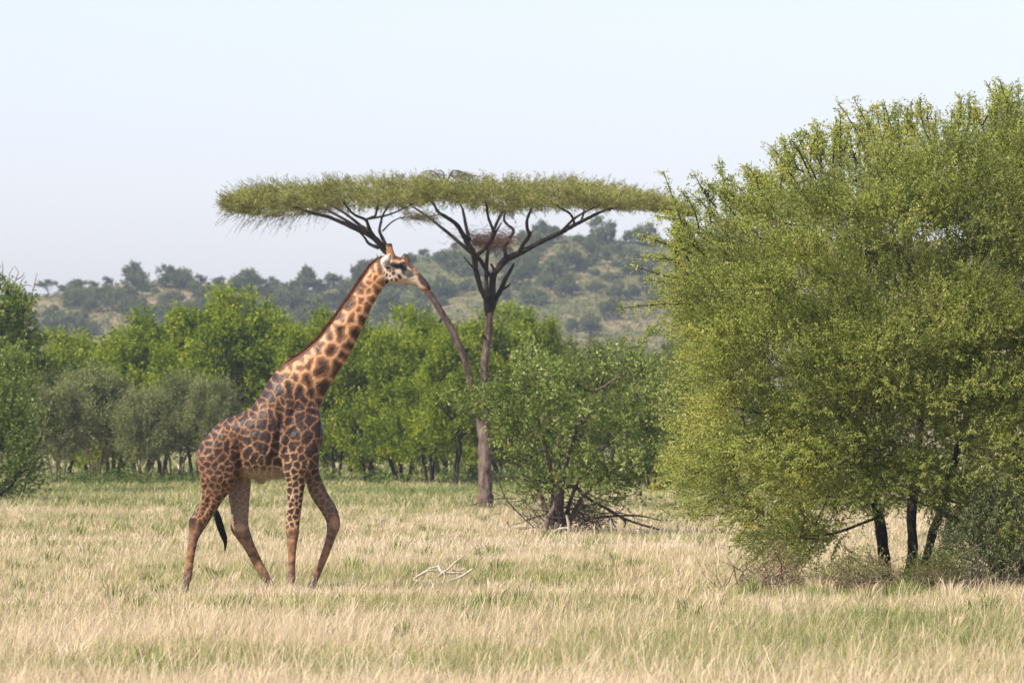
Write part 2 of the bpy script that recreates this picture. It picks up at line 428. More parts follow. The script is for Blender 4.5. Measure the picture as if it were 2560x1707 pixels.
while n_h < 262 and tries < 9000:
    tries += 1
    px = rgp.uniform(-20, 1800); t = rgp.uniform(.04, 1.0) ** .9
    x, y, z = at_hill(px, t)
    dens = mnoise.noise(Vector((x * .03, y * .012, 4.2))) + .25 * mnoise.noise(Vector((x * .1, y * .05, 1.2)))
    if dens < rgp.uniform(-.5, .16): continue
    py = HORIZ - (z - CAMH) / y * F
    if py > 850 or any((px - a) ** 2 + (2.2 * (py - b)) ** 2 < 20 ** 2 for a, b in pts_h): continue
    pts_h.append((px, py))
    big = rgp.uniform() < .3
    s = rgp.uniform(.62, .9) if big else rgp.uniform(.28, .56)
    if px < 800: lab, grp = "hazy grey-green bush on the far slope left of the giraffe's neck", "bushes on the slope left of the giraffe"
    elif px < 1220: lab, grp = "hazy bush on the far slope between giraffe's neck and the umbrella tree's fork", "bushes on the slope behind the giraffe's head"
    else: lab, grp = "hazy blue-green bush on the far slope right of the umbrella tree's fork", "bushes on the slope right of the fork"
    hgt = "low on" if py > 790 else ("halfway up" if py > 700 else "high on"); szw = "large" if big else "small"
    lab = lab.replace("hazy", szw + " hazy").replace(" on the", " " + hgt + " the"); grp = grp.replace("bushes on", szw + " bushes " + hgt)
    place(hk[int(rgp.integers(0, 5))], (x, y, z), rgp.uniform(0, 6.28), (s, s, s * rgp.uniform(.75, 1.25)), lab, "bush", grp)
    n_h += 1

gl = Geo(); rg = rng_(12); n = 17000
sx_ = rg.uniform(-60, 1900, n); st_ = rg.uniform(.01, 1.02, n); yy_ = HD0 + (HD1 - HD0) * st_; xx_ = (sx_ - 1280) / F * yy_
zz_ = np.array([hill_z(a, b) for a, b in zip(xx_, yy_)]); P = np.stack([xx_, yy_, zz_], 1)
P = (P[:, None] + rg.normal(size=(n, 9, 3)) * (rg.uniform(.15, .62, n)[:, None, None] * np.array([1, 1, .45])) + np.array([0, 0, .3])).reshape(-1, 3)
A = nrm(rg.normal(size=P.shape)); S0 = nrm(np.cross(A, rg.normal(size=P.shape)))
leaves(gl, P, A, S0, .42, .3, np.clip(rg.normal(.6, .25, n).repeat(9) + rg.normal(size=n * 9) * .1, 0, 1))
tag(link("hillside_scrub", gl.mesh("hillside_scrub", M_HILL)), kind="stuff", label="low scattered scrub covering the far hillside between the bushes", cat="scrub")

# ------------------------------------------------------------------ tree line at the far edge of the clearing
gk = [tree_proto("thicket_tree", 600 + s, 6.6, [2.2, 2.4, 2.0, 2.3][s], [.95, .6, 1.5, .8][s], [3, 4, 2, 3][s], M_BRIGHT, M_BARKDARK,
                 ncl=64, clr=.62, nspray=34, ln=.55, k=12, L=.17, Wd=.085, up=.5, flat=.7, stem_r=.10, dome=.8, edge_pow=.35) for s in range(4)]
tk = [tree_proto("thorn_tree", 620 + s, 4.0, 1.9, 1.3, 5, M_GREY, M_BARKTAN, ncl=60, clr=.6, nspray=40, ln=.6, k=12, L=.13, Wd=.05,
                 up=.25, flat=.45, stem_r=.05, spread=.6, dome=.6) for s in range(2)]
ok = [tree_proto("spreading_tree", 630 + s, 5.6, 3.3, 1.6, 3, M_OLIVE, M_BARKDARK, ncl=64, clr=.8, nspray=32, ln=.6, k=10, L=.17, Wd=.08,
                 up=.3, flat=.5, stem_r=.12, dome=.7) for s in range(2)]
def by_base(src, px, by, top, hw, label, H0, R0, rz, group=None):
    D = CAMH * F / (by - HORIZ)
    H = (by - top) / F * D; R = hw * (1.18 if src.name.startswith('thicket') else 1.0) / F * D
    place(src, ((px - 1280) / F * D, D, 0), rz, (R / R0, R / R0, H / H0), label, "tree", group)
LINE = [
    (0, 165, 1192, 842, 120, "bright green tree at the left end of the tree line, above the grey thorn trees"),
    (1, 285, 1196, 832, 125, "bright green tree with a pale bare twig, second from the line's left end"),
    (2, 400, 1194, 798, 115, "green tree left of the tallest tree behind the giraffe's back"),
    (3, 492, 1200, 768, 120, "tall green tree just left of the giraffe's back"),
    (0, 590, 1203, 742, 125, "tallest bright green tree of the line, above the giraffe's back"),
    (1, 690, 1200, 764, 105, "green tree directly behind the giraffe's neck base"),
    (2, 770, 1206, 822, 80, "green tree behind the middle of the giraffe's neck"),
    (3, 842, 1204, 786, 95, "green tree right of the giraffe's neck with dark trunks below"),
    (1, 925, 1207, 806, 100, "light green tree in front of the giraffe's chest"),
    (0, 1010, 1209, 790, 110, "full green tree midway between giraffe and forked umbrella tree"),
    (3, 1078, 1214, 820, 90, "green tree left of the umbrella tree's leaning stem"),
    (2, 1135, 1216, 850, 85, "feathery green tree with one dark trunk seen left of the umbrella tree"),
    (1, 1180, 1203, 790, 110, "green tree standing between the umbrella tree's two stems"),
    (0, 1265, 1201, 782, 110, "green tree right behind the umbrella tree's straight stem"),
    (3, 1342, 1203, 796, 75, "last tall green tree at the right end of the bright tree line"),
    (2, 1000, 1190, 830, 120, "dark green tree deep in the tree line in front of the giraffe's face"),
    (1, 740, 1188, 800, 130, "deeper green tree of the back row behind the giraffe's shoulder"),
    (2, 230, 1184, 848, 130, "back row green tree behind the second tree from the line's left end"),
    (1, 545, 1187, 790, 130, "back row green tree between the two tall trees behind the giraffe's back"),
    (3, 640, 1186, 800, 130, "back row green tree behind the giraffe's shoulder hump"),
    (0, 885, 1187, 815, 130, "back row green tree behind the light green tree before the giraffe's chest"),
    (3, 1110, 1188, 810, 130, "back row green tree seen through the gap between the umbrella tree's stems"),
    (1, 1300, 1186, 830, 120, "back row green tree behind the last tall tree on the right"),
    (0, 350, 1188, 840, 130, "back row green tree between the second and third front trees"),
]
for i, (k, px, by, top, hw, lab) in enumerate(LINE):
    by_base(gk[k], px, by, top, hw, lab, 6.6, [2.1, 2.3, 1.9, 2.2][k] + .35, [.3, 1.9, 4.0, 5.2, 2.7][i % 5] + i, "trees along the far edge of the clearing")
for i, (px, by, top, hw, lab) in enumerate([
    (145, 1212, 968, 95, "grey-green thorn tree beside the left edge bush"),
    (245, 1206, 935, 120, "grey-green thorn tree with a slanting dark stem, second from the left"),
    (362, 1210, 985, 80, "grey-green thorn tree in the middle of the thorn row"),
    (440, 1205, 950, 95, "grey-green thorn tree closest to the giraffe's rump"),
    (530, 1209, 960, 70, "narrow grey-green thorn tree partly behind the giraffe's back"),
    (1240, 1213, 1010, 70, "small dull green thorn tree behind the umbrella tree's base")]):
    by_base(tk[i % 2], px, by, top, hw, lab, 4.0, 2.2, i * 1.3, "grey thorn trees in front of the tree line")
for i, (px, by, top, hw, lab) in enumerate([
    (1430, 1176, 862, 120, "olive spreading tree behind the leafy bush's top left"),
    (1545, 1172, 858, 120, "olive spreading tree behind the leafy bush's right shoulder"),
    (1680, 1174, 866, 125, "olive spreading tree at the left edge of the big thorn bush"),
    (1510, 1212, 930, 110, "darker olive tree close behind the leafy bush"),
    (1625, 1222, 905, 110, "dark shaded tree between leafy bush and big thorn bush"),
    (1735, 1226, 930, 100, "dark tree half hidden by the big thorn bush's left side"),
    (40, 1196, 850, 120, "dull green tree behind the left edge bush")]):
    by_base(ok[i % 2], px, by, top, hw, lab, 5.6, 3.6, i * 1.7 + .4, "olive trees around the clearing")

# low forbs at the foot of the tree line
gl, gt = Geo(), Geo(); rg = rng_(31)
n = 2000
fx = rg.uniform(90, 1700, n); D = CAMH * F / (rg.normal(1209, 4, n) - HORIZ)
keep = (rg.uniform(size=n) < .55 + .45 * np.sin(fx * .02 + np.sin(fx * .007) * 3))
fx, D = fx[keep], D[keep]; n = len(fx)
P = np.stack([(fx - 1280) / F * D, D, np.zeros(n)], 1)
sprays(gl, None, P, nrm(rg.normal(size=(n, 3)) * .5 + np.array([0, 0, 1])), rg.uniform(.2, .9, n), 12, .13, .06, rg, curve=(0, 0, -.2), jit=.06)
tag(link("undergrowth", gl.mesh("undergrowth", M_FORB)), kind="stuff",
    label="low dark green undergrowth along the foot of the tree line", cat="undergrowth")

# ------------------------------------------------------------------ bushes traced from the photo
def in_poly(poly, x, y):
    p = np.asarray(poly, float); n = len(p); ins = np.zeros(len(x), bool); j = n - 1
    for i in range(n):
        xi, yi, xj, yj = p[i][0], p[i][1], p[j][0], p[j][1]
        c = ((yi > y) != (yj > y)) & (x < (xj - xi) * (y - yi) / (yj - yi + 1e-12) + xi); ins ^= c; j = i
    return ins
def edge_dist(poly, x, y):
    p = np.asarray(poly, float); q = np.roll(p, -1, 0); d = np.full(len(x), 1e9)
    for a, b in zip(p, q):
        ab = b - a; t = np.clip(((x - a[0]) * ab[0] + (y - a[1]) * ab[1]) / (ab @ ab), 0, 1)
        d = np.minimum(d, np.hypot(x - a[0] - t * ab[0], y - a[1] - t * ab[1]))
    return d
def poly_clumps(poly, D, depth, ncl, inset, E, rg, shell=.6, lo_=.3):
    """clump centres filling a crown whose side view is the polygon; depth in metres at E pixels from the rim"""
    p = np.asarray(poly, float); lo, hi = p.min(0), p.max(0); out = []
    while len(out) < ncl:
        x = rg.uniform(lo[0], hi[0], 400); y = rg.uniform(lo[1], hi[1], 400)
        ok_ = in_poly(p, x, y); x, y = x[ok_], y[ok_]; e = edge_dist(p, x, y)
        ok_ = e > inset * rg.uniform(lo_, 1, len(e)); x, y, e = x[ok_], y[ok_], e[ok_]
        T = depth * np.sqrt(np.clip(1 - (1 - np.minimum(e / E, 1)) ** 2, 0, 1))
        dy = T * np.sign(rg.uniform(-1, 1, len(x))) * rg.uniform(0, 1, len(x)) ** shell
        out += [W(a, b, D, c) for a, b, c in zip(x, y, dy)]
    return np.array(out[:ncl])
def clump_sprays(gl, gt, cs, clr, nspray, ln, k, L, Wd, rg, centre, up=.3, flat=.6, out=.6, spread=.9, twig_r=.004, tint=(.15, .75), curve=(0, 0, 0), jit=.02, tj=.14, tn=.16):
    n = len(cs); r = clr * rg.uniform(.6, 1.35, n)
    d = nrm(rg.normal(size=(n, nspray, 3)) + np.array([0, 0, .3]))
    P = cs[:, None] + d * (r[:, None, None] * rg.uniform(.2, 1, (n, nspray, 1)) ** .7) * np.array([1, 1, flat])
    Dr = nrm(nrm(P - centre) * out + d * .45 + np.array([0, 0, up]) + rg.normal(size=P.shape) * .3)
    ts = np.clip(rg.uniform(tint[0], tint[1], (n, 1)) + rg.normal(size=(n, nspray)) * tj, 0, 1)
    sprays(gl, gt, P.reshape(-1, 3), Dr.reshape(-1, 3), rg.uniform(.5, 1.3, n * nspray) * ln, k, L, Wd, rg, spread=spread, curve=curve, twig_r=twig_r, jit=jit, tn=tn, tint_s=ts.ravel())
def limb(g, pts_px, D, rad_px, dy0=0.0, dy1=0.0, n=8, wob=.05, seed=1, m=5):
    """limb along photo readings (full-size pixels); radii in pixels"""
    pp = np.array([W(a[0], a[1], D) for a in pts_px]); pp[:, 1] += np.linspace(dy0, dy1, len(pp))
    r = np.interp(np.linspace(0, 1, len(pp)), np.linspace(0, 1, len(np.atleast_1d(rad_px))), np.atleast_1d(rad_px)) / F * D
    q = spline(np.concatenate([pp, r[:, None]], 1), m)
    tube(g, q[:, :3], np.maximum(q[:, 3], .003), n, wob, seed)
    return q[:, :3]
def finish_tree(name, origin, parts, label, cat):
    root = empty(name, origin)
    for pn, g, mat, sm in parts:
        g.shift(np.asarray(origin, float)); c_ = link(pn, g.mesh(name + "_" + pn, mat, sm), root)
        if pn in ("twigs", "dry_twig_mat"): c_["kind"] = "stuff"
    return tag(root, label, cat)

# --- the leafy bush in the middle
D = 153.0; rg = rng_(41); gl, gt, gd = Geo(), Geo(), Geo()
MB = [(1118, 1015), (1150, 975), (1205, 955), (1262, 950), (1290, 905), (1305, 850), (1340, 836), (1372, 880), (1430, 888), (1500, 880), (1545, 858), (1590, 866),
      (1625, 930), (1680, 975), (1712, 1050), (1700, 1120), (1665, 1190), (1640, 1245), (1570, 1275), (1490, 1262), (1420, 1235), (1350, 1265), (1290, 1240),
      (1255, 1150), (1215, 1100), (1165, 1060)]
cs = poly_clumps(MB, D, 1.9, 132, 30, 150, rg, .55)
c0 = W(1400, 1200, D)
clump_sprays(gl, gt, cs, .34, 22, .34, 9, .075, .05, rg, c0, up=.45, flat=.75, out=.6, tint=(.2, .7), twig_r=.005)
stems = []
for (a, b, dy) in [((1385, 1332), (1330, 1000), -.6), ((1395, 1332), (1390, 960), .3), ((1402, 1332), (1480, 980), -.5), ((1408, 1330), (1570, 1040), .4),
                   ((1388, 1330), (1240, 1060), .3), ((1398, 1330), (1440, 1060), -1.0), ((1400, 1330), (1350, 1090), 1.0), ((1410, 1330), (1620, 1110), -.3)]:
    mid = (a[0] * .7 + b[0] * .3 + rg.uniform(-14, 14), (a[1] + b[1]) / 2 + rg.uniform(-10, 25))
    stems.append(limb(gt, [a, mid, b], D, [7, 4.5, 2.5], 0, dy, 7))
grow(gt, np.concatenate([q[4:] for q in stems]), cs, rg, .026)
for a, b, rr in [((1560, 900), (1640, 815), 2.2), ((1330, 900), (1312, 838), 2), ((1180, 1000), (1110, 985), 2), ((1500, 960), (1530, 862), 2.5), ((1660, 1090), (1735, 1062), 2)]:
    q = limb(gt, [a, ((a[0] + b[0]) / 2 + 6, (a[1] + b[1]) / 2 - 6), b], D, [rr, 1.0], 0, 0, 5)
    t = q[rg.integers(3, len(q), 26)] + rg.normal(size=(26, 3)) * .03
    sprays(gl, gt, t, nrm(rg.normal(size=(26, 3)) + (q[-1] - q[0]) * 1.0), .16, 8, .07, .05, rg, tint_s=rg.uniform(.4, .9, 26), jit=.02)
dead = [([(1412, 1219), (1436, 1216), (1470, 1245), (1510, 1268), (1570, 1300), (1655, 1326)], [5, 4, 2.5], .5),
        ([(1440, 1318), (1480, 1298), (1545, 1290), (1600, 1290), (1655, 1302)], [4, 3, 1.5], .9),
        ([(1455, 1270), (1500, 1262), (1560, 1300), (1562, 1318)], [3.5, 2], .6),
        ([(1470, 1290), (1490, 1318), (1502, 1338)], [3, 1.5], .7), ([(1530, 1300), (1550, 1340)], [2, 1.2], .8),
        ([(1244, 1188), (1262, 1240), (1300, 1285), (1345, 1326)], [2, 2, 1.5], -.4),
        ([(1238, 1190), (1290, 1192), (1330, 1205)], [1.5, 2.2], -.4), ([(1175, 1262), (1240, 1246), (1290, 1245)], [1, 2], -.5),
        ([(1360, 1336), (1372, 1290), (1388, 1258), (1396, 1200)], [9, 6, 5], -.7)]
dparts = []
for i, (p, r, dy) in enumerate(dead):
    g_ = Geo(); limb(g_, p, D, r, dy - .3, dy, 7, .12, i); dparts.append(("dead_branch", g_, M_BARKTAN, True))
for i, (p, r, dy) in enumerate([([(1415, 1286), (1421, 1310), (1420, 1345)], [3, 4, 3], -1.0), ([(1376, 1334), (1396, 1320), (1420, 1318)], [2.2, 3], -1.0),
                                ([(1524, 1296), (1528, 1320), (1526, 1348)], [2, 3, 2], -.9), ([(1528, 1318), (1545, 1320)], [2, 1], -.9)]):
    g_ = Geo(); limb(g_, p, D, r, dy, dy + .1, 6, .1, i); dparts.append(("bleached_branch", g_, M_DEAD, True))
# tangle of dead sticks under the crown
gs = Geo()
n = 260; a = W(1425, 1290, D) + rg.normal(size=(n, 3)) * np.array([.55, .4, .30]); a[:, 2] = np.abs(a[:, 2]) + .02
prisms(gs, a, a + rg.normal(size=(n, 3)) * np.array([.4, .3, .25]), .012, .005)
finish_tree("leafy_bush", W(1400, 1061 + CAMH / D * F, D), [("crown", gl, M_BROAD, False), ("stem", gt, M_BARKTAN, True), ("twigs", gs, M_BARKTAN, False)] + dparts,
            "leafy green bush with dead branches trailing at its foot, right of the umbrella tree's trunk", "bush")

# --- bush at the left edge
D = 217.0; rg = rng_(42); gl, gt = Geo(), Geo()
LB = [(-160, 1000), (-90, 900), (-20, 880), (20, 872), (42, 868), (70, 905), (72, 950), (95, 990), (105, 1040), (125, 1090), (105, 1130), (98, 1180), (108, 1215), (85, 1246), (-170, 1250)]
cs = poly_clumps(LB, D, 2.2, 120, 12, 120, rg, .5)
clump_sprays(gl, gt, cs, .42, 22, .4, 9, .10, .06, rg, W(-20, 1180, D), up=.5, flat=.75, tint=(.15, .6), twig_r=.006)
for k in range(9):
    b = cs[rg.integers(0, len(cs))]; tube(gt, bent(W(-20 + rg.uniform(-60, 60), 1252, D), b, rg, 7, .1), np.linspace(.07, .02, 7), 6)
finish_tree("edge_bush", W(-20, HORIZ + CAMH / D * F, D), [("crown", gl, M_BROAD, False), ("stem", gt, M_BARKDARK, True)],
            "rounded leafy bush reaching the ground at the photo's left edge", "bush")

# --- taller tree at the left edge with dead twigs above
D = 246.0; rg = rng_(43); gl, gt, gd = Geo(), Geo(), Geo()
LT = [(-250, 760), (-120, 700), (-20, 690), (12, 692), (30, 700), (45, 720), (62, 742), (85, 715), (100, 712), (88, 735), (72, 762), (70, 800), (60, 825), (95, 840), (92, 858),
      (70, 870), (75, 890), (110, 920), (108, 935), (80, 950), (20, 940), (-60, 960), (-240, 930)]
cs = poly_clumps(LT, D, 2.6, 150, 8, 150, rg, .6)
clump_sprays(gl, gt, cs, .36, 20, .42, 9, .12, .075, rg, W(-90, 900, D), up=.3, flat=.6, tint=(.1, .65), twig_r=.008)
tr = [limb(gt, [(-70, 1232), (-75, 1080), (-60, 960), (-30, 860)], D, [12, 10, 8, 5], 0, 0), limb(gt, [(-72, 1100), (-120, 950), (-160, 850)], D, [9, 5], 0, .6),
      limb(gt, [(-60, 960), (0, 900), (40, 850), (70, 760)], D, [6, 4, 2], 0, -.3), limb(gt, [(-10, 910), (40, 905), (85, 920)], D, [4, 2], 0, -.5)]
grow(gt, np.concatenate([q[3:] for q in tr]), cs, rg, .05, .01)
for p in [[(30, 730), (38, 700), (45, 680), (34, 664)], [(45, 735), (52, 705), (62, 690)], [(40, 700), (55, 690), (60, 680)], [(5, 700), (6, 670), (4, 652)],
          [(52, 720), (66, 712), (80, 716)], [(30, 720), (22, 690), (32, 668)], [(84, 722), (88, 700), (92, 682)]]:
    limb(gd, p, D, [1.7, .6], 0, .2, 5, .1)
finish_tree("edge_tree", W(-70, HORIZ + CAMH / D * F, D), [("crown", gl, M_BROAD, False), ("trunk", gt, M_BARKDARK, True), ("dead_twig", gd, M_TWIG, True)],
            "dark leafy tree at the left edge with bare twigs above its crown", "tree")

# --- the big thorn bush on the right
D = 105.0; rg = rng_(44); gl, gt, gw = Geo(), Geo(), Geo()
BB = [(1690, 640), (1695, 580), (1715, 530), (1755, 497), (1800, 482), (1855, 470), (1910, 446), (1950, 405), (1990, 370), (2025, 345), (2065, 332), (2110, 330),
      (2150, 322), (2215, 315), (2290, 300), (2380, 280), (2450, 268), (2520, 240), (2620, 215), (2750, 300), (2860, 420), (2930, 600), (2940, 850), (2900, 1100),
      (2800, 1400), (2640, 1470), (2520, 1470), (2410, 1440), (2335, 1345), (2240, 1340), (2170, 1400), (2090, 1455), (1990, 1465), (1900, 1430), (1810, 1370), (1720, 1310),
      (1655, 1240), (1650, 1160), (1670, 1080), (1650, 1000), (1660, 940), (1680, 880), (1665, 820), (1630, 760), (1625, 690)]
cs = poly_clumps(BB, D, 3.2, 760, 112, 330, rg, .34, .55)
c0 = W(2330, 1150, D)
clump_sprays(gl, gw, cs, .46, 50, .42, 20, .042, .024, rg, c0, up=.16, flat=.5, out=.9, spread=.6, twig_r=.0035, tint=(.15, .62), jit=.012, tj=.13, tn=.09, curve=(0, 0, -.06))
trunks = []
for p, r, a, b in [([(2215, 1452), (2205, 1380), (2192, 1290), (2150, 1150), (2080, 1000)], [16, 15, 12, 6], -.2, -.8),
                   ([(2275, 1440), (2285, 1370), (2282, 1280), (2300, 1100), (2310, 900), (2290, 700)], [14, 13, 10, 5], .3, .3),
                   ([(2318, 1420), (2340, 1330), (2362, 1270), (2400, 1130), (2450, 900), (2440, 600)], [11, 11, 9, 4], .8, .6),
                   ([(2520, 1440), (2450, 1350), (2370, 1290), (2300, 1240)], [14, 13, 8, 4], .2, -.3),
                   ([(2560, 1440), (2560, 1300), (2500, 1000), (2380, 850), (2370, 760)], [16, 12, 7, 4], -.2, -1.6),
                   ([(2600, 1440), (2650, 1200), (2700, 900), (2720, 600)], [16, 11, 5], .6, 1.0),
                   ([(2150, 1150), (2000, 1060), (1880, 1030), (1790, 1010)], [6, 4, 2], -.8, -1.2),
                   ([(2192, 1290), (2080, 1330), (2000, 1335), (1940, 1330)], [4, 3, 1.6], -.6, -1.2),
                   ([(2300, 1000), (2180, 820), (2050, 680), (1900, 600), (1780, 560)], [6, 5, 3, 2], 0, -.8),
                   ([(2300, 850), (2240, 600), (2200, 470), (2185, 420)], [5, 3.5, 2, 1.4], .3, .2),
                   ([(2280, 1240), (2310, 1262), (2340, 1262)], [3, 2], .2, -.2)]:
    trunks.append(limb(gt, p, D, r, a, b, 9, .08, len(trunks)))
allp = np.concatenate([t[len(t) // 3:] for t in trunks])
grow(gw, allp, cs, rg, .026, .005, .07)
# long shoots that stand out of the crown
shoots = [((2180, 420), (2098, 262)), ((2200, 400), (2135, 248)), ((2240, 400), (2205, 262)), ((2290, 380), (2262, 275)), ((2340, 370), (2322, 262)), ((2395, 360), (2415, 262)),
          ((2520, 330), (2492, 210)), ((2545, 320), (2535, 230)), ((2440, 340), (2440, 282)), ((2060, 400), (2036, 318)), ((2010, 430), (1942, 384)), ((1820, 500), (1798, 405)),
          ((1790, 520), (1738, 446)), ((1700, 560), (1658, 430)), ((1930, 460), (1880, 440)), ((2100, 380), (2080, 320)), ((2130, 400), (2160, 300)), ((1720, 700), (1590, 668)),
          ((1720, 720), (1620, 700)), ((1740, 760), (1556, 770)), ((1700, 620), (1600, 590)), ((1740, 1000), (1690, 990)), ((1720, 1150), (1650, 1158)), ((1740, 1180), (1620, 1222)),
          ((1760, 900), (1700, 890)), ((1720, 560), (1640, 540)), ((1680, 650), (1625, 640)), ((1750, 830), (1690, 800)), ((1740, 1080), (1670, 1040)), ((1980, 420), (1955, 345)),
          ((2470, 330), (2478, 268)), ((2360, 350), (2372, 280)), ((1870, 480), (1862, 428)), ((1800, 1250), (1730, 1290)), ((1900, 1290), (1840, 1350)), ((2050, 1320), (1960, 1390))]
tpos = rg.uniform(0, 19.0, 85); bx_ = np.interp(tpos, np.arange(20), [p[0] for p in BB[:20]]); by2 = np.interp(tpos, np.arange(20), [p[1] for p in BB[:20]])
for x_, y_ in zip(bx_, by2):
    dx_, dy_ = x_ - 2330, (y_ - 900); l_ = math.hypot(dx_, dy_) + 1; dx_, dy_ = dx_ / l_ * .6 + rg.normal() * .35, dy_ / l_ * .6 - .5 + rg.normal() * .15
    h_ = rg.uniform(25, 75); shoots.append(((x_ - dx_ * 70, y_ - dy_ * 70), (x_ + dx_ * (h_ - 30), y_ + dy_ * (h_ - 30))))
for a, b in shoots:
    q = limb(gt, [a, ((a[0] + b[0]) / 2 + rg.uniform(-8, 8), (a[1] + b[1]) / 2 + rg.uniform(-8, 8)), b], D, [2.4, .9], rg.uniform(-1, 1), rg.uniform(-1, .6), 5, .05)
    m = 34; i = rg.integers(2, len(q), m); pos = q[i] + rg.normal(size=(m, 3)) * .012
    sprays(gl, gt, pos, nrm(rg.normal(size=(m, 3)) * .8 + nrm(q[-1] - q[0]) * .5), rg.uniform(.05, .2, m), 9, .036, .024, rg, tint_s=rg.uniform(.35, .9, m), jit=.012, twig_r=.003)
finish_tree("thorn_bush", W(2330, HORIZ + CAMH / D * F, D), [("crown", gl, M_BIG, False), ("trunk", gt, M_BARKDARK, True), ("twigs", gw, M_TWIG, False)],
            "huge dense thorn bush filling the photo's right side on several dark stems", "bush")

# --- low shrubs and dead scrub under the thorn bush
def low_shrub(name, px0, px1, h0, D, seed, mat, tm, label, nsp, L, Wd, tw=.004, k=12, ln=.3):
    rg = rng_(seed); gl, gt = Geo(), Geo()
    by = HORIZ + CAMH / D * F
    cx = rg.uniform(px0, px1, nsp); env = np.sqrt(np.clip(1 - ((cx - (px0 + px1) / 2) / ((px1 - px0) / 2)) ** 2, 0.05, 1))
    P = np.stack([(cx - 1280) / F * D, D + rg.normal(size=nsp) * .5, h0 * env * rg.uniform(0.02, 1, nsp) ** .7], 1)
    c = np.array([((px0 + px1) / 2 - 1280) / F * D, D, .05])
    Dr = nrm(nrm(P - c) * .6 + rg.normal(size=P.shape) * .5 + np.array([0, 0, .35]))
    sprays(gl, gt, P, Dr, rg.uniform(.5, 1.3, nsp) * ln, k, L, Wd, rg, tint_s=np.clip(rg.normal(.5, .2, nsp), 0, 1), twig_r=tw, jit=.015)
    for j in range(14):
        e = P[rg.integers(0, nsp)]; tube(gt, bent(c + rg.normal(size=3) * np.array([.3, .15, 0]), e, rg, 6, .12), np.linspace(.016, .005, 6), 5)
    return finish_tree(name, c - np.array([0, 0, .05]), [("foliage", gl, mat, False), ("stem", gt, tm, True)], label, "shrub")
low_shrub("low_shrub", 2350, 2660, 1.4, 102.5, 51, M_SHRUB, M_TWIG, "grey-green feathery shrub in the lower right corner under the big thorn bush", 1500, .04, .018)
low_shrub("low_shrub", 2080, 2230, .48, 101.5, 52, M_GREY, M_TWIGRED, "low dark green shrub with reddish twigs left of the thorn bush's stems", 260, .04, .02)
low_shrub("low_shrub", 1880, 2000, .62, 102.0, 53, M_GREY, M_TWIGRED, "sparse knee high shrub at the left foot of the big thorn bush", 110, .035, .02, k=8)
low_shrub("low_shrub", 2270, 2400, .45, 101.0, 54, M_FORB, M_TWIGRED, "small dark shrub right in front of the thorn bush's stems", 240, .04, .022)
for seed, (a, b), lab in [(55, (2130, 2360), "tangle of reddish dead twigs lying before the thorn bush's stems"), (56, (2330, 2480), "heap of grey-pink dead twigs beside the grey-green corner shrub"),
                          (57, (1800, 1960), "loose thin dead twigs left of the sparse knee high shrub")]:
    rg = rng_(seed); g = Geo(); D = 100.6
    for j in range(26):
        p0 = np.array([(rg.uniform(a, b) - 1280) / F * D, D + rg.normal() * .3, rg.uniform(0, .12)])
        tube(g, bent(p0, p0 + rg.normal(size=3) * np.array([.35, .2, .12]) + np.array([0, 0, .24]), rg, 6, .12), np.linspace(.008, .003, 6), 4)
    o0 = np.array([((a + b) / 2 - 1280) / F * D, D, 0]); g.shift(o0)
    o = link("twig_heap", g.mesh("twig_heap", M_TWIG, True)); o.location = o0
    tag(o, lab, "dead twigs")

# --- umbrella acacia
D = 197.0; rg = rng_(45); gl, gt, gb = Geo(), Geo(), Geo()
tw = []
gu = Geo()
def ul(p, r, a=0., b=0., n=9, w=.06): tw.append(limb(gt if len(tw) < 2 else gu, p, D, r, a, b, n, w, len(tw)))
ul([(1215, 1282), (1214, 1250), (1212, 1190), (1213, 1130), (1209, 1057), (1209, 968), (1213, 901), (1221, 830), (1224, 780)], [23, 19, 16, 17, 14, 12, 10, 10, 9], 0, 0, 14, .10)
ul([(1206, 1120), (1200, 1060), (1190, 1010), (1178, 963), (1158, 887), (1129, 825), (1098, 771), (1067, 727), (1030, 685), (992, 652), (962, 627)], [9, 9, 7.5, 8, 8.5, 9, 7.6, 8.2, 7.8, 8, 8], .1, -.8, 12, .10)
ul([(962, 627), (940, 600), (924, 589), (881, 570), (826, 546), (786, 536), (740, 520), (690, 508), (620, 500)], [8, 7, 6, 4.5, 4, 3, 2], -.8, -1.2)
ul([(945, 607), (925, 580), (903, 566), (875, 543), (846, 524), (810, 505)], [6, 5, 4, 3, 2], -.8, -.2)
ul([(935, 595), (924, 571), (916, 553), (889, 541), (872, 524), (860, 505)], [5, 4, 3, 2], -.8, -2)
ul([(916, 553), (932, 547), (941, 543), (946, 525), (950, 505)], [3.5, 3, 2], -1.2, -2)
ul([(925, 550), (965, 542), (1003, 527), (1040, 508)], [3, 2.4, 1.6], -1.2, -.6)
ul([(968, 620), (957, 597), (949, 577), (952, 555), (957, 535), (975, 505)], [5.5, 4, 3, 2], -.8, .8)
ul([(957, 579), (984, 555), (1017, 546), (1071, 555)], [2.2, 1.6, .8], -.5, -1.4, 6)
ul([(948, 622), (924, 611), (914, 597), (900, 582)], [5, 3.4, 2.5], -.9, -.6)
ul([(1221, 788), (1217, 760), (1214, 746), (1200, 716), (1189, 672), (1186, 640), (1171, 612), (1156, 585), (1141, 562), (1120, 547), (1096, 532), (1084, 511), (1064, 495)],
   [9, 8, 7, 6.5, 7, 8, 7, 6, 5.5, 5, 4, 3, 2], 0, -.9)
ul([(1188, 640), (1206, 629), (1224, 609), (1236, 588), (1230, 570), (1221, 547), (1218, 525), (1212, 505)], [6, 5, 4.5, 4, 3.5, 3, 2], -.3, -1.8)
ul([(1236, 590), (1246, 573), (1253, 560)], [3, 1.6], -1, -1.2, 6)
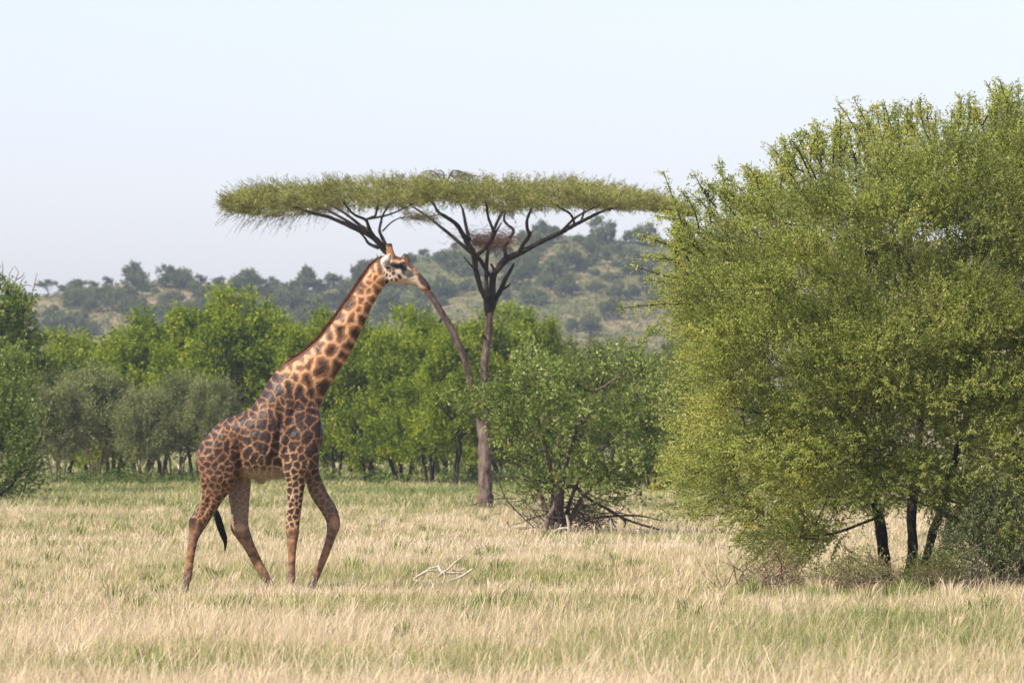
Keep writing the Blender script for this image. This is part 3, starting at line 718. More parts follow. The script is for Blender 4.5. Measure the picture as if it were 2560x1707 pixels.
ul([(1173, 600), (1170, 585), (1165, 564), (1159, 535), (1155, 518), (1145, 500)], [5, 4.5, 4, 3, 2], -.5, 1.2)
ul([(1224, 785), (1228, 760), (1230, 737), (1233, 692), (1245, 672), (1266, 648), (1296, 634), (1326, 618), (1367, 597), (1406, 579), (1436, 562), (1466, 547), (1495, 532), (1530, 520), (1580, 508)],
   [10, 9, 8.5, 8.5, 8, 9, 7.5, 6.5, 6, 5.5, 5, 4.5, 4, 3, 2], 0, .5)
ul([(1266, 648), (1262, 618), (1275, 594), (1284, 574), (1268, 559), (1260, 545), (1262, 525), (1255, 500)], [5.5, 4.5, 4, 3.5, 3, 2], .1, 1.8)
ul([(1294, 636), (1308, 612), (1324, 588), (1318, 574), (1318, 550), (1328, 527), (1335, 505)], [6, 5, 5, 4, 3.5, 2.5], .2, -1.4)
ul([(1325, 590), (1332, 576)], [3, 1], .0, -.1, 6); ul([(1320, 572), (1313, 560)], [2.5, 1], -.8, -.9, 6)
ul([(1436, 562), (1433, 548), (1424, 535), (1408, 527), (1380, 510)], [3.6, 3, 2], .3, -1.2); ul([(1454, 550), (1460, 530), (1463, 512)], [3.4, 2], .4, 1.6)
ul([(1188, 640), (1200, 650), (1215, 675), (1231, 697)], [5.5, 4.5, 4.5], -.2, 0)
ul([(1227, 660), (1232, 668), (1238, 682)], [3, 3.4], .1, 0, 6)
ul([(1230, 772), (1240, 745), (1250, 728), (1262, 700), (1276, 675), (1284, 658)], [8, 7, 6, 5, 2.5], .1, .9)
ul([(1255, 722), (1268, 716), (1276, 708)], [4, 2], .4, .4, 6)
ul([(1182, 668), (1170, 655), (1160, 643)], [2.6, 1.4], -.2, -.5, 6)
for a_, b_ in [((1158, 887), (1172, 872)), ((1110, 790), (1098, 806)), ((1184, 985), (1170, 978)), ((1213, 930), (1226, 918)), ((1218, 850), (1206, 838)), ((1050, 706), (1062, 698))]: ul([a_, b_], [4, 2], 0, -.2, 7)
# hidden limbs that carry the front and the back of the canopy
ul([(1224, 790), (1215, 690), (1225, 600), (1260, 520), (1300, 500)], [6, 5, 4, 2], 0.2, 2.6); ul([(1186, 640), (1130, 590), (1070, 540), (1020, 505)], [5, 4, 2], -.4, 2.2)
ul([(950, 610), (880, 560), (800, 515), (760, 500)], [5, 3.5, 2], -.8, 1.4); ul([(1400, 582), (1440, 545), (1500, 515)], [4, 3, 2], .4, -1.8)
TOPX = [548, 560, 585, 620, 660, 700, 750, 800, 850, 900, 960, 1010, 1060, 1110, 1160, 1200, 1250, 1300, 1400, 1480, 1540, 1600, 1650, 1700, 1725]
TOPY = [498, 486, 468, 455, 451, 453, 459, 456, 449, 447, 446, 447, 447, 450, 455, 453, 450, 448, 449, 455, 464, 476, 486, 505, 530]
BOTY = [500, 520, 540, 550, 551, 546, 536, 528, 520, 520, 517, 512, 502, 500, 508, 520, 528, 522, 514, 522, 524, 526, 532, 542, 532]
n = 5200
px = rg.uniform(574, 1722, n * 2); u = rg.uniform(0, 1, n * 2)
dn = np.array([mnoise.noise(Vector((a * .012, b * 2.0, 7.0 + c * 1.7))) for a, b, c in zip(px, u, rg.uniform(-1, 1, n * 2))])
kk_ = dn > -.30; px, u = px[kk_][:n], u[kk_][:n]; n = len(px)
te = np.clip(np.minimum((px - 566) / 240, (1730 - px) / 250), .02, 1)
dyy = rg.uniform(-1, 1, n); dep = 3.6 * np.sqrt(1 - (1 - te) ** 2)
lobe = 1 - .35 * dyy ** 2                          # thinner towards the front and back rims
ty, by_ = np.interp(px, TOPX, TOPY), np.interp(px, TOPX, BOTY)
ty = ty + 14; by_ = by_ - 5
by_ = by_ + 13 * np.array([mnoise.noise(Vector((a * .016, b * 1.6, 2.0))) for a, b in zip(px, dyy)]) ; ty = ty - 8 * np.array([mnoise.noise(Vector((a * .02, b * 1.6, 9.0))) for a, b in zip(px, dyy)])
midy = (ty + by_) / 2
py = midy + (u - .5) * (by_ - ty) * lobe * (.45 + .55 * np.sqrt(te))
P = np.stack([(px - 1280) / F * D, D + dyy * dep, CAMH - (py - HORIZ) / F * D], 1)
cen = W(1180, 560, D)
hub = np.where(px < 1060, 930, 1260)
outv = np.stack([(px - hub) / 300, dyy * .8, np.full(n, .0)], 1)
Dr = nrm(outv * 1.25 + rg.normal(size=(n, 3)) * .30 + np.stack([0 * u, 0 * u, .50 - .72 * u], 1))
cl = np.array([mnoise.noise(Vector((a * .02, b * .6, c * .05))) for a, b, c in zip(px, dyy * 3, py)])
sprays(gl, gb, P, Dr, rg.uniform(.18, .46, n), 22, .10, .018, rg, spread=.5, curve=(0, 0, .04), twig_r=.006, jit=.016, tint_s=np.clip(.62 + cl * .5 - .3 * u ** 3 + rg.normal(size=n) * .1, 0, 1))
# stray long shoots above, beside and hanging below
m = 260; sx = rg.uniform(560, 1710, m); tt = np.interp(sx, TOPX, TOPY) + 6
P = np.stack([(sx - 1280) / F * D, D + rg.uniform(-2.5, 2.5, m), CAMH - (tt - HORIZ) / F * D], 1)
sprays(gl, gb, P, nrm(rg.normal(size=(m, 3)) * .35 + np.array([0, 0, 1]) + np.stack([(sx - 1140) / 800, 0 * sx, 0 * sx], 1)), rg.uniform(.12, .36, m), 7, .07, .012, rg, twig_r=.006, jit=.008)
m = 300; sx = np.where(rg.uniform(size=m) < .4, rg.uniform(575, 860, m), rg.uniform(590, 1700, m)); tt = np.interp(sx, TOPX, BOTY) - 6
P = np.stack([(sx - 1280) / F * D, D + rg.uniform(-2.5, 2.5, m), CAMH - (tt - HORIZ) / F * D], 1)
sprays(gl, gb, P, nrm(rg.normal(size=(m, 3)) * .35 + np.array([0, 0, -.7]) + np.stack([(sx - 1140) / 500, 0 * sx, 0 * sx], 1)), rg.uniform(.1, .5, m) * np.where(sx < 850, 1.3, .7), 5, .06, .012, rg, twig_r=.006, jit=.008, tint_lo=0, tint_hi=.5)
# raised sparse tuft at the top middle and the small low spray left of the fork
m = 130; sx = rg.normal(1120, 40, m); t = (sx - 1120) / 85
P = np.stack([(sx - 1280) / F * D, D + rg.normal(size=m) * .7, CAMH - (428 + 14 * t ** 2 + rg.uniform(0, 16, m) - HORIZ) / F * D], 1)
sprays(gl, gb, P, nrm(np.stack([np.sign(t) * .9, rg.normal(size=m) * .5, rg.normal(size=m) * .3 - .1], 1)), .3, 10, .06, .014, rg, twig_r=.007, jit=.012, tint_lo=0, tint_hi=.9)
for p in [[(1112, 470), (1095, 440), (1080, 428), (1050, 432)], [(1112, 470), (1125, 438), (1140, 426), (1180, 440)], [(1105, 460), (1110, 436), (1100, 424)]]: ul(p, [2.5, 1.6, .8], 0, 0, 6)
m = 130; sx = rg.uniform(1000, 1085, m); P = np.stack([(sx - 1280) / F * D, D - 1.2 + rg.normal(size=m) * .5, CAMH - (540 + .12 * (sx - 1000) + rg.normal(size=m) * 6 - HORIZ) / F * D], 1)
sprays(gl, gb, P, nrm(np.stack([np.full(m, .8), rg.normal(size=m) * .6, rg.normal(size=m) * .35], 1)), rg.uniform(.15, .45, m), 10, .06, .014, rg, twig_r=.006, jit=.012, tint_lo=.1, tint_hi=.6)
gn = Geo()   # the rusty dry twig mat hung in the fork
m = 900; c = W(1222, 600, D) + np.array([0, .5, 0]) + rg.normal(size=(m, 3)) * np.array([.38, .35, .13]); c[:, 2] += .03 * np.abs(c[:, 0] - W(1222, 600, D)[0])
prisms(gn, c, c + nrm(rg.normal(size=(m, 3)) * np.array([1, .7, .35])) * rg.uniform(.12, .4, m)[:, None], .006, .003)
finish_tree("umbrella_tree", W(1215, HORIZ + CAMH / D * F, D), [("crown", gl, M_UMB, False), ("trunk", gt, M_BARKACA, True), ("limbs", gu, M_BARKDARK, True), ("twigs", gb, M_TWIG, False), ("dry_twig_mat", gn, M_TWIGRED, False)],  # limbs: darker upper bark, with the canopy's shade also put into the colour
            "flat topped umbrella tree with a forked leaning trunk behind the giraffe", "tree")

# ------------------------------------------------------------------ giraffe
GD = 101.0; S_ = F / GD
def ring(p1, p2, w, yc, n=28, ex=2.3):
    (x1, y1), (x2, y2) = p1, p2
    c = np.array([(x1 + x2) / 2, (y1 + y2) / 2]); a = np.array([(x2 - x1) / 2, (y2 - y1) / 2])
    th = np.linspace(0, 2 * np.pi, n, endpoint=False)
    ct, st = np.cos(th), np.sin(th)
    ct = np.sign(ct) * np.abs(ct) ** (2 / ex); st = np.sign(st) * np.abs(st) ** (2 / ex)
    pp = c[None] + a[None] * ct[:, None]
    return np.stack([(pp[:, 0] - 1280) / S_, GD + yc + w * st, CAMH - (pp[:, 1] - HORIZ) / S_], 1)
def loft(bm, slices, m=4, n=28, ex=2.3):
    A = np.array([[*s[0], *s[1], s[2], s[3]] for s in slices], float)
    Q = spline(A, m)
    rings = [ring((q[0], q[1]), (q[2], q[3]), max(q[4], .004), q[5], n, ex) for q in Q]
    vs = [[bm.verts.new(v) for v in r] for r in rings]
    for r0, r1 in zip(vs[:-1], vs[1:]):
        for i in range(n): bm.faces.new((r0[i], r0[(i + 1) % n], r1[(i + 1) % n], r1[i]))
    bm.faces.new(vs[0][::-1]); bm.faces.new(vs[-1])
bm = bmesh.new()
torso = [((493, 1130), (497, 1150), .05, 0), ((501, 1108), (502, 1190), .20, 0), ((519, 1087), (522, 1212), .27, 0), ((548, 1055), (560, 1208), .31, 0), ((590, 1037), (603, 1192), .34, 0),
         ((624, 1019), (636, 1198), .38, 0), ((652, 988), (670, 1198), .40, 0), ((667, 959), (704, 1193), .38, 0), ((688, 930), (745, 1182), .35, 0), ((712, 910), (789, 1146), .31, 0),
         ((735, 895), (808, 1099), .28, 0), ((752, 884), (806, 1062), .235, 0), ((765, 874), (800, 1026), .205, 0), ((777, 864), (812, 990), .185, 0), ((790, 853), (833, 950), .17, 0),
         ((804, 838), (856, 916), .155, 0), ((822, 816), (878, 880), .145, 0), ((840, 792), (897, 840), .135, 0), ((859, 766), (914, 803), .125, 0), ((877, 740), (928, 771), .118, 0),
         ((891, 718), (941, 748), .112, 0), ((905, 697), (953, 727), .108, 0), ((920, 673), (968, 712), .105, 0), ((936, 655), (984, 706), .10, 0), ((955, 648), (992, 700), .08, 0)]
loft(bm, torso, 4, 40)
head = [((946, 652), (958, 684), .05, 0), ((960, 641), (968, 702), .105, 0), ((975, 638), (982, 709), .125, 0), ((990, 640), (993, 710), .13, 0), ((1004, 644), (1004, 711), .125, 0),
        ((1018, 651), (1016, 712), .10, 0), ((1033, 664), (1028, 713), .082, 0), ((1047, 679), (1039, 715), .072, 0), ((1060, 693), (1047, 719), .072, 0), ((1070, 706), (1053, 724), .075, 0),
        ((1076, 718), (1060, 728), .058, 0), ((1077, 726), (1068, 729), .02, 0)]
loft(bm, head, 4, 28)
for sg in (-1, 1):
    loft(bm, [((962, 650), (996, 652), .045, sg * .06), ((965, 636), (989, 638), .034, sg * .068), ((966, 625), (983, 624), .028, sg * .074), ((964, 615), (981, 612), .029, sg * .078),
              ((963, 612), (979, 609), .028, sg * .08), ((966, 610), (976, 608), .012, sg * .08)], 4, 16)
loft(bm, [((1001, 652), (1026, 660), .05, 0), ((1003, 643), (1025, 650), .05, 0), ((1006, 637), (1022, 641), .04, 0), ((1010, 633), (1019, 636), .015, 0)], 3, 16)
loft(bm, [((968, 676), (980, 676), .02, -.11), ((957, 664), (977, 663), .025, -.15), ((957, 652), (978, 650), .022, -.19), ((966, 641), (979, 639), .018, -.21), ((974, 634), (979, 633), .006, -.22)], 4, 14)
loft(bm, [((966, 672), (974, 660), .02, .10), ((955, 664), (962, 650), .022, .17), ((944, 656), (951, 641), .02, .22), ((940, 648), (944, 640), .006, .25)], 4, 14)
# near fore leg
loft(bm, [((715, 1010), (795, 1010), .06, -.17), ((704, 1050), (803, 1050), .10, -.21), ((703, 1100), (803, 1095), .125, -.235), ((703, 1140), (795, 1138), .125, -.24), ((707, 1172), (785, 1168), .115, -.235), ((716, 1200), (768, 1200), .095, -.225),
          ((719, 1228), (761, 1228), .085, -.215), ((720, 1257), (757, 1257), .078, -.21), ((718, 1287), (753, 1287), .072, -.2), ((715, 1310), (750, 1311), .075, -.2), ((716, 1328), (749, 1332), .075, -.2), ((719, 1350), (745, 1352), .062, -.2),
          ((721, 1385), (741, 1385), .048, -.2), ((722, 1420), (740, 1420), .046, -.2), ((720, 1446), (740, 1446), .052, -.2), ((722, 1458), (740, 1458), .046, -.2), ((717, 1476), (744, 1476), .066, -.2), ((717, 1479), (745, 1479), .066, -.2)], 4, 22)
# far fore leg
loft(bm, [((735, 1060), (800, 1050), .08, .18), ((745, 1110), (803, 1095), .12, .22), ((754, 1150), (797, 1140), .12, .23), ((762, 1188), (797, 1176), .105, .23), ((767, 1220), (807, 1206), .088, .22), ((781, 1250), (822, 1238), .078, .22),
          ((799, 1276), (838, 1264), .07, .21), ((812, 1298), (848, 1292), .072, .21), ((816, 1316), (849, 1318), .072, .21), ((814, 1342), (838, 1345), .056, .21), ((805, 1373), (825, 1380), .047, .21),
          ((793, 1405), (812, 1411), .045, .21), ((781, 1430), (801, 1437), .05, .21), ((775, 1446), (793, 1454), .045, .21), ((764, 1474), (790, 1478), .062, .21), ((763, 1479), (791, 1480), .062, .21)], 4, 22)
# near hind leg
loft(bm, [((530, 1075), (590, 1062), .06, -.2), ((510, 1105), (598, 1090), .12, -.215), ((497, 1145), (598, 1135), .15, -.235), ((501, 1191), (593, 1191), .14, -.245), ((506, 1225), (576, 1228), .115, -.24), ((504, 1252), (558, 1252), .092, -.23),
          ((492, 1275), (544, 1274), .078, -.22), ((476, 1294), (529, 1297), .07, -.215), ((473, 1310), (517, 1316), .07, -.21), ((475, 1330), (505, 1334), .06, -.21), ((472, 1354), (496, 1354), .05, -.21), ((466, 1398), (487, 1398), .044, -.21), ((462, 1432), (483, 1433), .047, -.21),
          ((459, 1448), (480, 1450), .052, -.21), ((458, 1459), (476, 1460), .046, -.21), ((450, 1476), (476, 1476), .064, -.21), ((449, 1479), (477, 1479), .064, -.21)], 4, 22)
# far hind leg
loft(bm, [((560, 1090), (622, 1090), .08, .18), ((566, 1140), (632, 1140), .13, .22), ((568, 1180), (628, 1180), .125, .23), ((567, 1215), (626, 1215), .105, .23), ((570, 1245), (623, 1245), .092, .22), ((576, 1280), (621, 1280), .08, .21),
          ((575, 1305), (620, 1303), .078, .21), ((576, 1326), (622, 1320), .075, .21), ((590, 1346), (627, 1336), .062, .21), ((607, 1369), (634, 1358), .05, .21), ((621, 1393), (645, 1382), .044, .21), ((639, 1424), (660, 1414), .043, .21),
          ((651, 1446), (673, 1436), .05, .21), ((660, 1458), (679, 1450), .045, .21), ((667, 1476), (694, 1474), .062, .21), ((667, 1479), (696, 1479), .062, .21)], 4, 22)
loft(bm, [((628, 1190), (634, 1196), .05, 0), ((640, 1192), (645, 1208), .05, 0), ((655, 1192), (658, 1210), .04, 0), ((668, 1190), (668, 1200), .02, 0)], 3, 14)
# brow, cheek and eye ridges, elbow, stifle
for c, r in [((1003, 655), (7, 4.5, .03, -.115)), ((1003, 655), (7, 4.5, .03, .115)), ((985, 692), (16, 14, .03, -.10)), ((985, 692), (16, 14, .03, .10)), 
             ((598, 1316), (12, 8, .03, .25)), ((487, 1306), (9, 9, .03, -.24)), ((733, 1322), (11, 12, .03, -.235)), ((835, 1304), (9, 10, .03, .24))]:
    rx, ry, rw, yc = r
    loft(bm, [((c[0] - rx, c[1] - 1), (c[0] - rx, c[1] + 1), .004, yc), ((c[0] - rx * .6, c[1] - ry * .8), (c[0] - rx * .6, c[1] + ry * .8), rw * .8, yc), ((c[0], c[1] - ry), (c[0], c[1] + ry), rw, yc),
              ((c[0] + rx * .6, c[1] - ry * .8), (c[0] + rx * .6, c[1] + ry * .8), rw * .8, yc), ((c[0] + rx, c[1] - 1), (c[0] + rx, c[1] + 1), .004, yc)], 3, 12)
bmesh.ops.recalc_face_normals(bm, faces=bm.faces)
me = bpy.data.meshes.new("body_cage"); bm.to_mesh(me); bm.free()
tmp = bpy.data.objects.new("body_cage", me); COL.objects.link(tmp)
md = tmp.modifiers.new("r", 'REMESH'); md.mode = 'VOXEL'; md.voxel_size = .0115; md.use_smooth_shade = True
ms = tmp.modifiers.new("s", 'SMOOTH'); ms.factor = .5; ms.iterations = 5
dg = bpy.context.evaluated_depsgraph_get(); ev = tmp.evaluated_get(dg)
bme = bpy.data.meshes.new_from_object(ev)
bpy.data.objects.remove(tmp); bpy.data.meshes.remove(me)
nv = len(bme.vertices); co = np.empty(nv * 3, np.float32); bme.vertices.foreach_get("co", co); co = co.reshape(-1, 3).astype(float)
nn = np.empty(nv * 3, np.float32); bme.vertices.foreach_get("normal", nn); nn = nn.reshape(-1, 3)
gpx = 1280 + co[:, 0] * S_; gpy = HORIZ - (co[:, 2] - CAMH) * S_; gyy = co[:, 1] - GD
# hollows behind the shoulder, before the thigh, ribs and skin folds pressed into the flanks
def dent(px, py, rx, ry, ang, dep):
    ca_, sa_ = math.cos(math.radians(ang)), math.sin(math.radians(ang)); dx, dy = gpx - px, gpy - py
    return dep * np.exp(-(((dx * ca_ + dy * sa_) / rx) ** 2 + ((-dx * sa_ + dy * ca_) / ry) ** 2))
dsum = (dent(697, 1100, 9, 60, 8, .055) + dent(603, 1130, 8, 55, 0, .05) + dent(700, 1165, 14, 14, 0, .03) - dent(668, 1120, 30, 45, 0, .03) - dent(760, 1075, 22, 40, 0, .03) - dent(545, 1110, 30, 35, 0, .02)
        + dent(775, 1000, 10, 50, -25, .03) + dent(735, 1030, 8, 50, 20, .02) + dent(845, 905, 5, 70, 32, .012) - dent(715, 985, 22, 30, 0, .02) + dent(520, 1265, 5, 25, 25, .02))
for k_ in range(5): dsum = dsum + dent(625 + k_ * 15, 1120 + k_ * 2, 3.2, 48, 12, .008)
dsum = dsum * (np.abs(gyy) > .05)
co[:, 1] -= np.sign(gyy) * dsum; gyy = co[:, 1] - GD
# coat seeds: each tuple is one patch, written in photo pixels
def cvt(lst, ox, oy, f): return [[(ox + a / f, oy + b / f) for a, b in (c if isinstance(c, list) else [c])] for c in lst]
seeds = cvt([(1170, 80), (1310, 60), (1030, 150), [(1450, 60), (1460, 140)], (1600, 200), (1160, 230), (985, 235), (780, 240), [(890, 250), (830, 320)], (950, 390), (1170, 390),
             [(1310, 230), (1330, 330), (1340, 450)], [(1420, 230), (1450, 330), (1465, 430)], (1580, 350), [(1770, 290), (1830, 430)], (1770, 80), (1610, 40), (1920, 330), (1980, 150),
             (560, 410), (640, 340), [(700, 390), (720, 470)], (690, 570), (510, 590), (520, 500), (440, 465), (380, 560), (500, 350), (270, 620), (290, 700), (440, 720), [(600, 700), (600, 830)], [(710, 680), (720, 760)],
             [(700, 860), (690, 960)], (440, 850), (270, 840), (160, 800), (520, 950), (310, 950), (170, 960), (390, 1060), (260, 1040), (620, 1030), (640, 1130), (450, 1190), (520, 1090), (290, 1170),
             (200, 1100), (620, 1220), (770, 1050), (740, 1200), [(870, 530)], [(820, 620), (900, 680)], [(1050, 580), (1120, 600), (1230, 590)], [(1100, 760), (1190, 800)], [(940, 820), (930, 890)],
             (820, 740), [(1040, 930), (1020, 1000)], (1130, 990), [(1330, 880), (1250, 1000)], [(1400, 560), (1400, 620)], (1410, 740), (1400, 1010), (930, 1050), (1060, 1110), (1170, 1140), (1270, 1150), (1360, 1150),
             [(1650, 510), (1690, 600)], [(1680, 700), (1660, 800)], [(1900, 560), (1870, 660)], (1770, 815), [(1990, 740), (1890, 840)], (1540, 820), (1680, 910), (1800, 930), (1540, 920), (1540, 660), [(2040, 470), (2090, 540)], (2110, 680),
             (1600, 1110), (1740, 1080), (1670, 1170), (1590, 1220), (1800, 1180), (1700, 1270), (1700, 1370), (1600, 1370), (1590, 1290), (1800, 1330), (1620, 1450), (1720, 1480)], 480, 1000, 6.533)
neck = cvt([[(1650, 30), (1670, 170)], (1430, 150), [(1900, 50), (1960, 160)], (1470, 430), [(1260, 300), (1180, 450)], (1830, 350), (1735, 560), [(1060, 620), (1020, 750), (860, 780)], [(1230, 660), (1300, 800), (1370, 760), (1220, 860)],
            [(1560, 820), (1600, 720)], [(1290, 1130), (1270, 1240)], [(600, 900), (430, 990)], (770, 950), (660, 770), [(980, 960), (1000, 1080), (1080, 1280)], (300, 1140), (460, 1200), [(660, 1120), (680, 1350)], [(860, 1330), (950, 1440), (880, 1200)],
            [(250, 1310), (320, 1440)], (140, 1480), (500, 1480), (1120, 1520), (1230, 1470), (900, 610), (540, 790), (1040, 490), (1250, 160)], 640, 820, 7.84)
neck += cvt([(1190, 1090), (1165, 1310), [(1370, 1220), (1340, 1320)], [(1430, 1000), (1470, 1090)], (1400, 890), [(1530, 750), (1560, 850)], (1400, 660), (1550, 530), [(1510, 390), (1410, 500)], [(1290, 740), (1200, 880)], [(1030, 1080), (1000, 1200), (900, 1310)], (760, 1490),
             [(990, 1440), (950, 1540)], [(1200, 1480), (1270, 1560)], (1650, 620), (1640, 380), (1350, 430)], 780, 640, 9.8)
pool = seeds + neck
rg = rng_(9)
SX = [p for c in pool for p in c]
def fillr(x0, x1, y0, y1, s0, s1):
    cand = []
    for _ in range(1600):
        y = rg.uniform(y0, y1); x = rg.uniform(x0, x1); s = s0 + (s1 - s0) * (y - y0) / (y1 - y0)
        if all(((x - a) / 1.0) ** 2 + (y - b) ** 2 > (s * rg.uniform(.85, 1.1)) ** 2 for a, b in SX): SX.append((x, y)); pool.append([(x, y)])
fillr(485, 605, 1186, 1300, 13.5, 9.5); fillr(706, 775, 1205, 1330, 14, 11); fillr(755, 860, 1150, 1320, 17, 13); fillr(560, 635, 1150, 1330, 15, 12); fillr(478, 520, 1120, 1200, 15, 13)
sx = np.array([p[0] for c in pool for p in c]); sy = np.array([p[1] for c in pool for p in c]); sid = np.array([i for i, c in enumerate(pool) for _ in c])
wx = np.array([mnoise.noise(Vector(c) * 9) for c in co]); wz = np.array([mnoise.noise(Vector(c) * 9 + Vector((7, 3, 1))) for c in co]); w2 = np.array([mnoise.noise(Vector(c) * 26) for c in co])
neckness0 = np.clip((((gpx - 690) * .55 + (1000 - gpy) * .8) / 110 - .15) / .75, 0, 1)
wbig = np.array([mnoise.noise(Vector(c) * 3.0) for c in co])
w5 = np.array([mnoise.noise(Vector(c) * 55) for c in co]); jg = 1.25 - .5 * neckness0
qx = gpx + (wx * 3.2 + w2 * 2.4 + w5 * 1.2) * jg; qy = gpy + (wz * 3.2 - w2 * 2.4 + w5 * 1.2) * jg
ed = np.empty(nv)
for i0 in range(0, nv, 8000):
    sl = slice(i0, i0 + 8000); d2 = (qx[sl, None] - sx) ** 2 + (qy[sl, None] - sy) ** 2
    j1 = d2.argmin(1); D1 = d2[np.arange(len(j1)), j1]
    m_ = d2.copy(); m_[sid[None] == sid[j1][:, None]] = 1e12
    num = m_ - D1[:, None]; den = 2 * np.sqrt((sx[j1][:, None] - sx) ** 2 + (sy[j1][:, None] - sy) ** 2) + 1e-6
    ed[sl] = (num / den).min(1)
def sm(a, b, x): t = np.clip((x - a) / (b - a), 0, 1); return t * t * (3 - 2 * t)
def lerp(a, b, t): return a + (np.asarray(b) - a) * t[:, None]
neckness = sm(700, 800, gpx * .55 + (1100 - gpy) * .9 - 0) if False else sm(.15, .9, ((gpx - 690) * .55 + (1000 - gpy) * .8) / 110)
legn = sm(1185, 1250, gpy)
gap = 1.15 + (2.55 - .9 * sm(860, 700, gpy)) * neckness + .2 * legn + .5 * wbig
spot = sm(gap - 1.1, gap + 1.3, ed)
deep = sm(gap + 1.0, gap + 5 + 6 * neckness, ed + wx * 3)
line = lerp(np.tile([.305, .145, .062], (nv, 1)), [.53, .295, .150], neckness)
line = lerp(line, [.52, .33, .19], sm(1080, 1180, gpy) * sm(600, 640, gpx) * sm(800, 730, gpx))
front = sm(0, 1, (gpy - (1000 + (793 - gpx) * 1.2)) / 60) * 0
rim = lerp(np.tile([.085, .043, .024], (nv, 1)), [.25, .112, .045], neckness * .9)
core = lerp(np.tile([.034, .020, .017], (nv, 1)), [.048, .024, .017], neckness)
col_ = lerp(line, rim, spot); col_ = lerp(col_, core, spot * deep)
# belly: pale, faint patches
belly = sm(1160, 1185, gpy + wx * 6) * sm(596, 615, gpx) * sm(722, 700, gpx) * sm(1216, 1206, gpy)
col_ = lerp(col_, [.42, .32, .21], np.clip(belly * (1 - .35 * spot), 0, 1))
# lower legs
lowc = lerp(lerp(np.tile([.29, .152, .074], (nv, 1)), [.12, .066, .042], sm(-.2, .45, np.array([mnoise.noise(Vector((c[0] * 16, c[1] * 10, c[2] * 17))) for c in co]))), [.10, .06, .045], sm(1405, 1465, gpy))
low = sm(1300, 1345, gpy + w2 * 8)
col_ = lerp(col_, lowc, low)
# inner side of the far legs, and of every leg: paler with faint bands
inner = sm(.15, .6, np.where(gyy > .04, -nn[:, 1], np.where(gyy < -.04, nn[:, 1], 0))) * sm(1185, 1215, gpy) * sm(1345, 1310, gpy)
hind_ = (gpx < 650)
col_ = lerp(col_, lerp(np.tile([.33, .235, .16], (nv, 1)), [.20, .135, .09], spot * .8), inner * np.where(hind_, .92, .45))
knee = ((gpx - 835) / 11) ** 2 + ((gpy - 1305) / 17) ** 2; col_ = lerp(col_, [.42, .22, .12], sm(1.6, .0, knee) * (gyy > 0))
knee = ((gpx - 598) / 17) ** 2 + ((gpy - 1320) / 11) ** 2; col_ = lerp(col_, [.50, .30, .19], sm(1.6, .0, knee) * (gyy > 0))
col_ = lerp(col_, [.58, .40, .27], sm(1440, 1475, gpy) * ((gpx > 700) & (gpx < 752)) * .9)
col_ = lerp(col_, [.050, .040, .035], sm(1460, 1466, gpy) * (gpx > 752))
# dorsal mane base
dors = np.interp(gpx, [640, 697, 757, 796, 839, 876, 904, 925, 946, 965], [1005, 922, 886, 849, 794, 742, 699, 666, 645, 637])
dline = np.abs(gpy - dors) * .6
col_ = lerp(col_, [.13, .055, .030], sm(6, 2, dline) * sm(695, 720, gpx) * sm(968, 955, gpx))
# head
hd = sm(944, 958, gpx + (gpy - 640) * -.18) * sm(745, 722, gpy)
white = np.tile([.56, .44, .33], (nv, 1))
def blob(c, cx, cy, rx, ry, col, ang=0, soft=.45, k=1.0, yy=None):
    ca, sa = math.cos(math.radians(ang)), math.sin(math.radians(ang)); dx, dy = gpx + wx * 1.0 - cx, gpy + wz * 1.0 - cy
    r = ((dx * ca + dy * sa) / rx) ** 2 + ((-dx * sa + dy * ca) / ry) ** 2
    t = sm(1 + soft, 1 - soft, r) * k
    if yy is not None: t = t * yy
    return lerp(c, col, t)
hc = white
topl = np.interp(gpx, [946, 975, 990, 1004, 1018, 1033, 1047, 1060, 1070, 1077], [650, 638, 640, 644, 651, 664, 679, 693, 706, 720])
hc = lerp(hc, [.15, .072, .036], sm(19, 10, gpy - topl + w2 * 4) * sm(975, 985, gpx))
hc = blob(hc, 1040, 677, 9, 6, [.42, .22, .12], 45)
hc = blob(hc, 1020, 683, 17, 10, [.13, .115, .10], 25)
hc = blob(hc, 1000, 702, 30, 7, [.52, .42, .33], 10, k=.6)
hc = blob(hc, 1038, 700, 13, 7, [.58, .43, .30], 25)
hc = blob(hc, 995, 665, 21, 8, [.030, .024, .022], 14)
hc = blob(hc, 1010, 672, 8, 7, [.022, .018, .017], 10)
hc = blob(hc, 1007, 653, 4.2, 3.6, [.62, .44, .28], 0)
hc = blob(hc, 991, 653, 10, 4, [.38, .21, .11], 10)
hc = blob(hc, 1060, 704, 22, 10, [.070, .042, .030], 52); hc = blob(hc, 1073, 716, 6, 12, [.045, .028, .022], -15)
hc = blob(hc, 1056, 721, 9, 4.5, [.46, .22, .085], 28); hc = blob(hc, 1066, 724, 6, 4, [.33, .13, .05], 15); hc = blob(hc, 1046, 716, 6, 4, [.66, .50, .34], 25)
hc = blob(hc, 1028, 713, 20, 1.7, [.12, .08, .06], 6, k=.8)  # the jaw's shadow, painted into the head colour as a thin dark line
